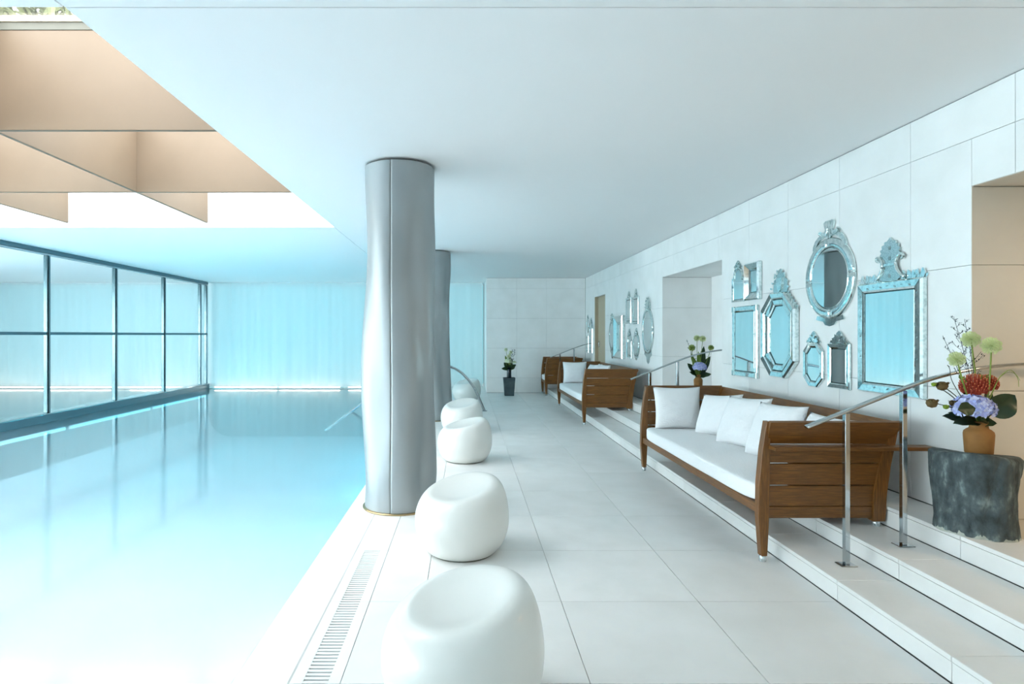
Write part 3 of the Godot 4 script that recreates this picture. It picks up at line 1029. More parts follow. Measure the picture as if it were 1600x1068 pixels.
func make_sofa(label: String, d_near: float, length: float, ledge: bool) -> Node3D:
	# local frame: x from the front edge to the back, z = 0 at the end that faces along +z, y from the terrace floor
	var s := thing("daybed_sofa", label, "sofa", P(1.80, 0, d_near), "teak sofas straddling the steps")
	var front := [Vector2(0.018, 0.036), Vector2(0.0, 0.28), Vector2(0.003, 0.48), Vector2(0.022, 0.69), Vector2(0.05, 0.866), Vector2(0.075, 0.866), Vector2(0.072, 0.69), Vector2(0.07, 0.48), Vector2(0.066, 0.28), Vector2(0.054, 0.036)]
	var rear := [Vector2(0.705, 0.252), Vector2(0.712, 0.42), Vector2(0.745, 0.6), Vector2(0.79, 0.74), Vector2(0.84, 0.85), Vector2(0.865, 0.85), Vector2(0.845, 0.74), Vector2(0.815, 0.6), Vector2(0.79, 0.42), Vector2(0.78, 0.252)]
	var t := 0.05
	for e in 2:
		var z1 := 0.0 if e == 0 else -length + t
		wood_prism(s, "leg", front, z1 - t, z1, M.wood_y)
		wood_prism(s, "leg", rear, z1 - t, z1, M.wood_y)
		for q in [[0.036, 0.0, 0.036], [0.742, L2, 0.252]]:
			var st := new_st(true)
			lathe(st, [Vector2(0.0, q[1]), Vector2(0.021, q[1]), Vector2(0.021, q[2]), Vector2(0.0, q[2])], 16, Vector3(q[0], 0, z1 - t * 0.5))
			part(s, "glide", st, M.glide)
		# arm slats
		var zc := z1 - 0.5 * t
		var bands := [[0.268, 0.34], [0.3425, 0.467], [0.473, 0.604], [0.61, 0.723]]
		for b in bands:
			var xr := lerpf(0.72, 0.79, clampf((b[1] - 0.42) / 0.35, 0.0, 1.0))
			box_part(s, "slat", Vector3(0.06, b[0], zc - 0.012), Vector3(xr, b[1], zc + 0.012), M.wood_x, 0.003)
		# lining board behind the slats
		box_part(s, "lining", Vector3(0.2, 0.34, zc - (0.018 if e == 0 else -0.018)), Vector3(0.715, 0.72, zc - (0.0125 if e == 0 else -0.0125)), M.wood_x, 0.001)
		# flared top board
		var out := 1.0 if e == 0 else -1.0
		var nz := Vector3(0, 0.35, -out).normalized()
		sloped_board(s, "top_board", Vector3(0.058, 0.728, zc + out * 0.012), Vector3(0.80, 0.728, zc + out * 0.012), Vector3(0.862, 0.866, zc + out * 0.062), Vector3(0.056, 0.866, zc + out * 0.062), nz, 0.024, M.wood_x)
	# back: three boards and the flared top board
	for b in [[0.36, 0.47, 0.722, 0.735], [0.48, 0.6, 0.738, 0.765], [0.61, 0.72, 0.77, 0.8]]:
		var a0 := Vector3(b[2], b[0], -0.05)
		sloped_board(s, "back_board", a0, Vector3(b[3], b[1], -0.05), Vector3(b[3], b[1], -length + 0.05), Vector3(b[2], b[0], -length + 0.05), Vector3(1, -0.2, 0).normalized(), 0.024, M.wood_z)
	sloped_board(s, "back_top_board", Vector3(0.788, 0.728, -0.02), Vector3(0.852, 0.866, 0.03), Vector3(0.852, 0.866, -length - 0.03), Vector3(0.788, 0.73, -length + 0.02), Vector3(0.9, -0.42, 0).normalized(), 0.024, M.wood_z)
	# seat frame
	box_part(s, "front_rail", Vector3(0.016, 0.285, -0.05), Vector3(0.05, 0.344, -length + 0.05), M.wood_z, 0.004)
	box_part(s, "back_rail", Vector3(0.70, 0.275, -0.05), Vector3(0.735, 0.34, -length + 0.05), M.wood_z, 0.004)
	box_part(s, "seat_deck", Vector3(0.052, 0.315, -0.04), Vector3(0.72, 0.335, -length + 0.04), M.wood_z, 0.003)
	if ledge:
		box_part(s, "side_ledge", Vector3(0.06, 0.699, -0.013), Vector3(1.035, 0.722, 0.075), M.wood_x, 0.003)
	var st := new_st(true)
	soft_box(st, Vector3(0.365, 0.402, -length * 0.5), Vector3(0.73, 0.122, length - 0.11), 9.0, 22, 0.05)
	part(s, "seat_cushion", st, M.fabric)
	return s


func pillow(me: ArrayMesh, label: String, at: Vector3, turn: float, lean: float, roll := 0.0) -> void:
	var o := MeshInstance3D.new()
	o.name = numbered("pillow")
	o.mesh = me
	add_child(o)
	o.transform = Transform3D(Basis(Vector3.UP, turn) * Basis(Vector3.RIGHT, lean) * Basis(Vector3.BACK, roll), at)
	o.set_meta("label", label)
	o.set_meta("category", "pillow")
	o.set_meta("group", "white pillows on the sofas")


func build_sofas() -> void:
	make_sofa("long teak sofa with a side ledge, white mattress and five white pillows", 3.58, 2.46, true)
	make_sofa("teak sofa without a ledge, between the long sofa and the armchair", 9.05, 2.5, false)
	make_sofa("narrow teak armchair with white seat beside the stone end wall", 13.36, 0.7, false)
	var a := pillow_mesh(0.47, 0.43, 0.17, 3)
	var b := pillow_mesh(0.45, 0.42, 0.19, 8)
	var c := pillow_mesh(0.5, 0.45, 0.2, 12)
	var y := 0.452
	var left := -PI / 2
	pillow(a, "upright square white pillow against the far arm of the ledge sofa", P(2.13, y, 5.83), -0.06, -0.2)
	pillow(b, "white pillow on the ledge sofa beside the upright square one", P(2.31, y, 5.44), left + 0.42, -0.42, 0.1)
	pillow(c, "white pillow leaning on the ledge sofa's back, third from its far arm", P(2.28, y, 4.93), left + 0.25, -0.4, 0.06)
	pillow(c, "white pillow leaning on the ledge sofa's back, fourth from its far arm", P(2.28, y, 4.42), left + 0.2, -0.38, 0.04)
	pillow(b, "white pillow tucked into the ledge end of the long sofa", P(2.36, y, 3.95), left + 0.1, -0.34, 0.0)
	pillow(a, "upright white pillow against the far arm of the sofa without a ledge", P(2.12, y, 11.35), -0.06, -0.2)
	pillow(b, "white pillow leaning on the back of the sofa without a ledge", P(2.32, y, 10.95), left + 0.3, -0.36, 0.05)
	pillow(c, "white pillow in the middle of the sofa without a ledge", P(2.31, y, 10.35), left + 0.2, -0.36, 0.0)


# ---------------------------------------------------------------- stools

func build_stools() -> void:
	var st := new_st(true)
	var nu := 56
	# squashed pebble; a wide shallow seat slopes down to one side
	var prof := [Vector2(0.2, 0.0), Vector2(0.225, 0.012), Vector2(0.272, 0.07), Vector2(0.3, 0.15), Vector2(0.306, 0.225), Vector2(0.296, 0.3), Vector2(0.274, 0.362), Vector2(0.242, 0.402), Vector2(0.205, 0.414), Vector2(0.165, 0.408), Vector2(0.12, 0.398), Vector2(0.06, 0.391), Vector2(0.0, 0.389)]
	var pts := spline(prof.map(func(p): return Vector3(p.x, p.y, 0)), 4)
	grid(st, nu, pts.size() - 1, func(u, v):
		var a: float = u * TAU
		var p: Vector3 = pts[int(round(v * (pts.size() - 1)))]
		var y: float = p.y + 0.062 * (p.x / 0.25) * cos(a - 0.5) * smoothstep(0.12, 0.4, p.y)
		var r: float = p.x * (1.0 - 0.035 * cos(a - 0.5) * smoothstep(0.2, 0.42, p.y))
		return Vector3(cos(a) * r, y, -sin(a) * r * 0.97), false)
	lathe(st, [Vector2(0.0, 0.001), Vector2(0.2, 0.001)], 56)
	var seat := done(st, M.stool)
	st = new_st(true)
	lathe(st, [Vector2(0.18, 0.0), Vector2(0.205, 0.0), Vector2(0.205, 0.006), Vector2(0.18, 0.006)], 40)
	var foot := done(st, M.gasket)
	var spots := [[-0.015, 2.19, 0.0, "white ceramic pebble stool standing alone ahead of the drain slots' column"], [-0.03, 3.78, 0.25, "white ceramic pebble stool beside the foot of the column with the drain slots"], [-0.02, 6.5, -0.2, "white ceramic pebble stool just beyond the drain slots' column"], [-0.07, 8.4, 0.5, "white ceramic pebble stool before the farther metal column"], [0.0, 12.4, 0.1, "white ceramic pebble stool behind the arched pool handrail"]]
	for q in spots:
		var o := thing("pebble_stool", q[3], "stool", P(q[0], 0, q[1]), "white pebble stools along the pool")
		o.rotation.y = q[2]
		put(o, "seat", seat, Transform3D(Basis(), Vector3(0, 0.004, 0)))
		put(o, "foot_ring", foot)


# ---------------------------------------------------------------- railings

func build_railings() -> void:
	var spots := [[3.26, "polished steel handrail rising over the steps beside the stone stump", 0.0], [6.75, "polished steel handrail behind the ledge sofa's far arm", 0.0], [13.25, "polished steel handrail behind the narrow teak armchair", 0.0]]
	for q in spots:
		var d: float = q[0]
		var r := thing("handrail", q[1], "handrail", P(0, 0, d), "steel handrails crossing the steps")
		var pts := [Vector3(1.905, 0.884, 0), Vector3(2.13, 0.972, 0), Vector3(2.44, 1.095, 0), Vector3(2.62, 1.158, 0), Vector3(2.82, 1.205, 0), Vector3(3.05, 1.232, 0), Vector3(3.3, 1.24, 0)]
		if d > 13.0:
			pts = pts.slice(0, 4)
			pts.append(Vector3(2.74, 1.19, 0))
			pts.append(Vector3(2.86, 1.21, 0))
		var st := new_st(true)
		var prof := []
		for i in 12:
			var a := TAU * i / 12
			prof.append(Vector2(0.02 * signf(cos(a)) * pow(absf(cos(a)), 0.55), 0.009 * signf(sin(a)) * pow(absf(sin(a)), 0.55)))
		sweep(st, spline(pts, 8), prof)
		part(r, "rail", st, M.steel)
		for e in [[2.13, L1, 0.962], [2.45, L2, 1.088]]:
			st = new_st()
			bx(st, Vector3(e[0] - 0.0135, e[1] + 0.006, -0.014), Vector3(e[0] + 0.0135, e[2], 0.014), 0.002)
			var p := part(r, "post", st, M.steel)
			st = new_st()
			bx(st, Vector3(e[0] - 0.045, e[1], -0.035), Vector3(e[0] + 0.045, e[1] + 0.006, 0.035), 0.002)
			part(p, "foot_plate", st, M.steel)
		if d < 13.0:
			st = new_st(true)
			tube(st, [Vector3(3.2, 1.232, 0), Vector3(3.2, 1.2, -0.02), Vector3(3.2, 1.19, -0.06 if d < 4 else -0.1)], 0.007, 8)
			part(r, "bracket", st, M.steel)
	# arched handrail of the pool steps
	var h := thing("pool_handrail", "arched steel tube handrail reaching from the terrace into the water", "handrail", P(0, 0, 10.7))
	var arc := [Vector3(0.33, 0.0, 0), Vector3(0.27, 0.14, 0), Vector3(0.13, 0.44, 0), Vector3(-0.09, 0.70, 0), Vector3(-0.32, 0.82, 0), Vector3(-0.58, 0.845, 0), Vector3(-0.9, 0.76, 0), Vector3(-1.3, 0.55, 0), Vector3(-1.84, 0.2, 0), Vector3(-2.12, 0.0, 0), Vector3(-2.6, -0.36, 0)]
	var st := new_st(true)
	tube(st, spline(arc, 7), 0.024, 12)
	part(h, "rail", st, M.steel)
	st = new_st(true)
	lathe(st, [Vector2(0.0, 0.0), Vector2(0.05, 0.0), Vector2(0.05, 0.008), Vector2(0.03, 0.012), Vector2(0.0, 0.012)], 20, Vector3(0.33, 0, 0))
	part(h, "foot_flange", st, M.steel)


# ---------------------------------------------------------------- Venetian mirrors
# local frame of a mirror: x along the wall (towards the camera end of the hall), y up, z away from the wall; origin at the wall, at the lower edge's middle

func rect_poly(w: float, h: float, y0 := 0.0) -> Array:
	return [Vector2(-w / 2, y0), Vector2(w / 2, y0), Vector2(w / 2, y0 + h), Vector2(-w / 2, y0 + h)]


func oct_poly(w: float, h: float, cx: float, cy: float, y0 := 0.0) -> Array:
	return [Vector2(-w / 2 + cx, y0), Vector2(w / 2 - cx, y0), Vector2(w / 2, y0 + cy), Vector2(w / 2, y0 + h - cy), Vector2(w / 2 - cx, y0 + h), Vector2(-w / 2 + cx, y0 + h), Vector2(-w / 2, y0 + h - cy), Vector2(-w / 2, y0 + cy)]


func oval_poly(w: float, h: float, n: int, y0 := 0.0) -> Array:
	var a := []
	for i in n:
		var t := TAU * (i + 0.5) / n - PI / 2
		a.append(Vector2(cos(t) * w / 2, y0 + h / 2 + sin(t) * h / 2))
	return a


func arch_poly(w: float, h: float, rise: float, y0 := 0.0) -> Array:
	# straight sides, shoulders and a round head
	var a := [Vector2(-w / 2, y0), Vector2(w / 2, y0), Vector2(w / 2, y0 + h - rise)]
	var r := w * 0.36
	a.append(Vector2(r, y0 + h - rise + 0.01))
	for i in range(0, 9):
		var t := PI * i / 8
		a.append(Vector2(cos(t) * r, y0 + h - rise + 0.02 + sin(t) * (rise - 0.02)))
	a.append(Vector2(-r, y0 + h - rise + 0.01))
	a.append(Vector2(-w / 2, y0 + h - rise))
	return a


func frame_strips(o: Node3D, outer: Array, inner: Array, z_o: float, z_m: float, z_i: float, m: Material, per := 1) -> void:
	# bevelled mirror strips between two outlines of equal length, `per` sides to a strip
	var n := outer.size()
	var gap := 0.0016
	for s in range(0, n, per):
		var st := new_st(per > 1)
		var a0 := []
		var b0 := []
		for k in per + 1:
			a0.append(outer[(s + k) % n])
			b0.append(inner[(s + k) % n])
		# leave a hairline joint at both ends
		var ta: Vector2 = (a0[1] - a0[0]).normalized() * gap
		var tb: Vector2 = (a0[per] - a0[per - 1]).normalized() * gap
		a0[0] += ta; b0[0] += ta
		a0[per] -= tb; b0[per] -= tb
		for k in per:
			var p := []
			for q in [[a0[k], b0[k]], [a0[k + 1], b0[k + 1]]]:
				var u: Vector2 = q[0]
				var v: Vector2 = q[1]
				var m1 := u.lerp(v, 0.16)
				var m2 := u.lerp(v, 0.8)
				p.append([Vector3(u.x, u.y, 0.004), Vector3(u.x, u.y, z_o), Vector3(m1.x, m1.y, z_m), Vector3(m2.x, m2.y, lerpf(z_m, z_i, 0.72)), Vector3(v.x, v.y, z_i - 0.004), Vector3(v.x, v.y, 0.006)])
			for j in 5:
				quad(st, p[0][j], p[1][j], p[1][j + 1], p[0][j + 1])
			if k == 0:
				for j in range(1, 5):
					st.add_vertex(p[0][0]); st.add_vertex(p[0][j + 1]); st.add_vertex(p[0][j])
			if k == per - 1:
				for j in range(1, 5):
					st.add_vertex(p[1][0]); st.add_vertex(p[1][j]); st.add_vertex(p[1][j + 1])
		part(o, "frame_strip", st, m)


func flat_part(o: Node3D, called: String, poly: Array, z0: float, z1: float, m: Material, b := 0.0) -> MeshInstance3D:
	var st := new_st()
	prism(st, poly, z0, z1, b)
	return part(o, called, st, m)


func sym(half: Array) -> Array:
	# closes a right half outline (from the bottom axis to the top axis) into a full one
	var a := half.duplicate()
	for i in range(half.size() - 1, -1, -1):
		if absf(half[i].x) > 0.0005:
			a.append(Vector2(-half[i].x, half[i].y))
	return a


func shifted(poly: Array, by: Vector2, k := 1.0, flip := false) -> Array:
	var a := []
	for p in poly:
		a.append(Vector2(p.x * (-k if flip else k), p.y * k) + by)
	if flip:
		a.reverse()
	return a


func leaf_poly(l: float, w: float, ang: float) -> Array:
	var a := []
	for p in [Vector2(0, -0.12), Vector2(0.25, -0.4), Vector2(0.5, -0.5), Vector2(0.75, -0.34), Vector2(1.0, 0), Vector2(0.75, 0.34), Vector2(0.5, 0.5), Vector2(0.25, 0.4), Vector2(0, 0.12)]:
		a.append(Vector2(p.x * l, p.y * w).rotated(ang))
	return a


func leaf_sprig(o: Node3D, called: String, at: Array, l: float, z: float, m: Material) -> void:
	# small cut-glass leaves; at: [x, y, angle] each
	var st := new_st()
	var k := 0
	for q in at:
		prism(st, shifted(leaf_poly(l * q[3], l * 0.5 * q[3], q[2]), Vector2(q[0], q[1])), z, z + 0.006 + 0.0008 * (k % 7), 0.0)
		k += 1
	part(o, called, st, m)


func scroll_pts(c: Vector2, r0: float, r1: float, a0: float, a1: float, z: float) -> Array:
	var p := []
	for i in 22:
		var t := i / 21.0
		var a := lerpf(a0, a1, t)
		var r := lerpf(r0, r1, t)
		p.append(Vector3(c.x + cos(a) * r, c.y + sin(a) * r, z))
	return p


func crest_fan(o: Node3D, y: float, w: float, h: float) -> void:
	# small triangular crest: central drop, leaves on both sides
	flat_part(o, "crest", shifted(sym([Vector2(0, 0), Vector2(0.22, 0.02), Vector2(0.5, 0.0), Vector2(0.42, 0.16), Vector2(0.26, 0.24), Vector2(0.3, 0.42), Vector2(0.16, 0.62), Vector2(0.12, 0.82), Vector2(0, 1.0)]).map(func(p): return Vector2(p.x * w, p.y * h)), Vector2(0, y)), 0.004, 0.016, M.etched, 0.002)
	var at := []
	for s in [-1, 1]:
		for q in [[0.1, 0.1, 0.55, 0.5], [0.2, 0.06, 0.3, 0.42], [0.06, 0.34, 1.0, 0.4]]:
			at.append([s * q[0] * w, y + q[1] * h, q[2] if s > 0 else PI - q[2], q[3]])
	leaf_sprig(o, "crest_leaves", at, w * 0.5, 0.017, M.strip)
	flat_part(o, "crest_drop", shifted(oval_poly(w * 0.16, h * 0.42, 12), Vector2(0, y + h * 0.12)), 0.016, 0.024, M.mirror, 0.002)


func crest_shield(o: Node3D, y: float, w: float, h: float, run := Vector2.ZERO) -> void:
	# shield between two fluted blocks under a small crown; sprigs run down the slanted sides
	flat_part(o, "crest", shifted(sym([Vector2(0, 0), Vector2(0.36, 0), Vector2(0.4, 0.12), Vector2(0.36, 0.56), Vector2(0.24, 0.6), Vector2(0.24, 0.74), Vector2(0.13, 0.8), Vector2(0.1, 0.92), Vector2(0, 1.0)]).map(func(p): return Vector2(p.x * w, p.y * h)), Vector2(0, y)), 0.004, 0.014, M.etched, 0.002)
	flat_part(o, "crest_shield", shifted(sym([Vector2(0, 0.06), Vector2(0.08, 0.14), Vector2(0.14, 0.34), Vector2(0.15, 0.62), Vector2(0, 0.62)]).map(func(p): return Vector2(p.x * w, p.y * h)), Vector2(0, y)), 0.014, 0.026, M.strip, 0.004)
	var at := []
	for s in [-1, 1]:
		for q in [[0.22, 0.7, 0.9, 0.3], [0.1, 0.82, 1.2, 0.3], [0.36, 0.4, 0.5, 0.3], [0.42, 0.2, 0.2, 0.3], [0.3, 0.62, 1.9, 0.25]]:
			at.append([s * q[0] * w, y + q[1] * h, q[2] if s > 0 else PI - q[2], q[3]])
		if run != Vector2.ZERO:
			for k in 6:
				var t := (k + 0.5) / 6.0
				for e in [0.9, -0.1]:
					var an: float = -0.75 + e
					at.append([s * (w * 0.38 + run.x * t), y - run.y * t + 0.012, an if s > 0 else PI - an, 0.3])
	leaf_sprig(o, "crest_leaves", at, w * 0.42, 0.015, M.strip)


func crest_plume(o: Node3D, y: float, w: float, h: float, frame_w: float) -> void:
	# tall waisted palmette with scalloped edge, C-scrolls and a band, leaf fringe along the top rail
	var half := [Vector2(0, -0.02), Vector2(0.3, 0.0), Vector2(0.44, 0.06)]
	half.append_array([Vector2(0.42, 0.16), Vector2(0.3, 0.26), Vector2(0.22, 0.38), Vector2(0.24, 0.48), Vector2(0.36, 0.55), Vector2(0.44, 0.62), Vector2(0.38, 0.66), Vector2(0.43, 0.73), Vector2(0.34, 0.76), Vector2(0.36, 0.83), Vector2(0.25, 0.85), Vector2(0.24, 0.91), Vector2(0.12, 0.92), Vector2(0, 1.0)])
	flat_part(o, "crest", shifted(sym(half).map(func(p): return Vector2(p.x * w, p.y * h)), Vector2(0, y)), 0.004, 0.02, M.etched, 0.003)
	flat_part(o, "crest_band", shifted(rect_poly(w * 0.46, h * 0.07), Vector2(0, y + h * 0.34)), 0.02, 0.028, M.strip, 0.002)
	for s in [-1.0, 1.0]:
		var st := new_st(true)
		var p := [Vector3(s * w * 0.62, y + h * 0.06, 0.022), Vector3(s * w * 0.42, y + h * 0.16, 0.024), Vector3(s * w * 0.3, y + h * 0.3, 0.026), Vector3(s * w * 0.3, y + h * 0.44, 0.026), Vector3(s * w * 0.42, y + h * 0.56, 0.025), Vector3(s * w * 0.54, y + h * 0.57, 0.022), Vector3(s * w * 0.57, y + h * 0.51, 0.02), Vector3(s * w * 0.5, y + h * 0.48, 0.02)]
		tube(st, spline(p, 5), 0.011, 8)
		part(o, "crest_scroll", st, M.strip)
	var st2 := new_st()
	for q in [[0.0, 0.76], [0.0, 0.12], [0.0, 0.52]]:
		for k in 6:
			prism(st2, shifted(leaf_poly(0.016, 0.009, TAU * k / 6), Vector2(q[0], y + q[1] * h)), 0.0202, 0.0215 + 0.0002 * k)
	part(o, "rosettes", st2, M.etch)
	var at := []
	for s in [-1, 1]:
		for k in 9:
			var x: float = s * lerpf(w * 0.5, frame_w * 0.48, k / 8.0)
			at.append([x, y + 0.0, PI / 2 + 0.45 * sin(k * 2.4) * s, 0.75 + 0.35 * absf(sin(k * 1.7))])
			at.append([x + s * 0.01, y + 0.0, PI / 2 - 0.7 * s, 0.55])
	leaf_sprig(o, "fringe_leaves", at, 0.06, 0.006, M.strip)


func crest_scrolls(o: Node3D, y: float, w: float, h: float, m: Material) -> void:
	# two flowing scrolls meeting in a curled tip
	for s in [-1.0, 1.0]:
		var outline := [Vector2(0.02, 0.05), Vector2(0.1, 0.16), Vector2(0.22, 0.18), Vector2(0.34, 0.1), Vector2(0.46, -0.1), Vector2(0.58, -0.38), Vector2(0.66, -0.42), Vector2(0.64, -0.2), Vector2(0.56, 0.06), Vector2(0.44, 0.24), Vector2(0.36, 0.3), Vector2(0.42, 0.42), Vector2(0.36, 0.52), Vector2(0.28, 0.46), Vector2(0.2, 0.42), Vector2(0.14, 0.52), Vector2(0.18, 0.72), Vector2(0.2, 0.9), Vector2(0.12, 1.0), Vector2(0.05, 0.94), Vector2(0.07, 0.8), Vector2(0.02, 0.6)]
		flat_part(o, "crest", shifted(outline.map(func(p): return Vector2(p.x * w * s, p.y * h)), Vector2(0, y)), 0.004, 0.02, m, 0.002)
		var st := new_st(true)
		var p := [Vector3(0.012 * s, y + 0.98 * h, 0.02), Vector3(0.012 * s, y + 0.5 * h, 0.022), Vector3(0.1 * w * s, y + 0.24 * h, 0.024), Vector3(0.25 * w * s, y + 0.26 * h, 0.024), Vector3(0.38 * w * s, y + 0.4 * h, 0.022), Vector3(0.34 * w * s, y + 0.5 * h, 0.02)]
		tube(st, spline(p, 5), 0.007, 8)
		part(o, "crest_scroll", st, M.strip)


func new_mirror(label: String, d: float, y: float) -> Node3D:
	var o := thing("wall_mirror", label, "mirror", P(WALL_X - 0.0005, y, d), "ornate glass mirrors on the stone wall")
	o.basis = Basis(Vector3(0, 0, 1), Vector3(0, 1, 0), Vector3(-1, 0, 0))
	return o


func rect_mirror(o: Node3D, w: float, h: float, b: float, depth: float, inset := 0.0) -> void:
	flat_part(o, "backing", rect_poly(w - 0.006, h - 0.006, 0.003), 0.0, 0.006, M.mirror_back)
	var inn := rect_poly(w - 2 * b, h - 2 * b, b)
	frame_strips(o, rect_poly(w, h), inn, depth * 0.7, depth, depth * (0.9 if inset == 0.0 else 0.3), M.strip)
	flat_part(o, "mirror_glass", rect_poly(w - 2 * b - 0.01, h - 2 * b - 0.01, b + 0.005), 0.006, maxf(0.01, depth * (0.7 if inset == 0.0 else 0.2)), M.mirror, 0.004)


func oct_mirror(o: Node3D, w: float, h: float, b: float, depth: float, tiers := 1) -> void:
	var cx := w * 0.3
	var cy := h * 0.2
	flat_part(o, "backing", oct_poly(w - 0.008, h - 0.008, cx, cy, 0.004), 0.0, 0.006, M.mirror_back)
	var ow := w
	var oh := h
	var z := depth
	for t in tiers:
		var bb := b / tiers
		var cur := oct_poly(ow, oh, ow * 0.3, oh * 0.2, (h - oh) / 2)
		var nw := ow - 2 * bb
		var nh := oh - 2 * bb
		frame_strips(o, cur, oct_poly(nw, nh, nw * 0.3, nh * 0.2, (h - nh) / 2), z * 0.72, z, z * 0.86, M.strip)
		ow = nw - 0.004
		oh = nh - 0.004
		z *= 0.72
	flat_part(o, "mirror_glass", oct_poly(ow - 0.006, oh - 0.006, ow * 0.3, oh * 0.2, (h - oh) / 2 + 0.003), 0.006, z * 0.7, M.mirror, 0.004)


func oval_mirror(o: Node3D, w: float, h: float, b: float, depth: float, m: Material) -> void:
	var n := 48
	flat_part(o, "backing", oval_poly(w - 0.008, h - 0.008, n, 0.004), 0.0, 0.006, M.mirror_back)
	frame_strips(o, oval_poly(w, h, n), oval_poly(w - 2 * b, h - 2 * b, n, b), depth * 0.65, depth, depth * 0.92, m, 12)
	flat_part(o, "mirror_glass", oval_poly(w - 2 * b - 0.01, h - 2 * b - 0.01, n, b + 0.005), 0.006, depth * 0.7, M.mirror, 0.005)


func arch_mirror(o: Node3D, w: float, h: float, rise: float, b: float, depth: float) -> void:
	flat_part(o, "backing", arch_poly(w - 0.006, h - 0.006, rise, 0.003), 0.0, 0.006, M.mirror_back)
	frame_strips(o, arch_poly(w, h, rise), arch_poly(w - 2 * b, h - 2 * b, rise, b), depth * 0.6, depth, depth * 0.6, M.strip)
	flat_part(o, "mirror_glass", arch_poly(w - 2 * b - 0.006, h - 2 * b - 0.006, rise, b + 0.003), 0.006, depth * 0.5, M.mirror)


func bottom_tail(o: Node3D, w: float, h: float, m: Material) -> void:
	flat_part(o, "tail", sym([Vector2(0, -h), Vector2(0.14 * w, -h * 0.8), Vector2(0.2 * w, -h * 0.35), Vector2(0.42 * w, -h * 0.1), Vector2(0.38 * w, h * 0.45), Vector2(0.2 * w, h * 0.2), Vector2(0, h * 0.05)]), 0.003, 0.012, m, 0.002)


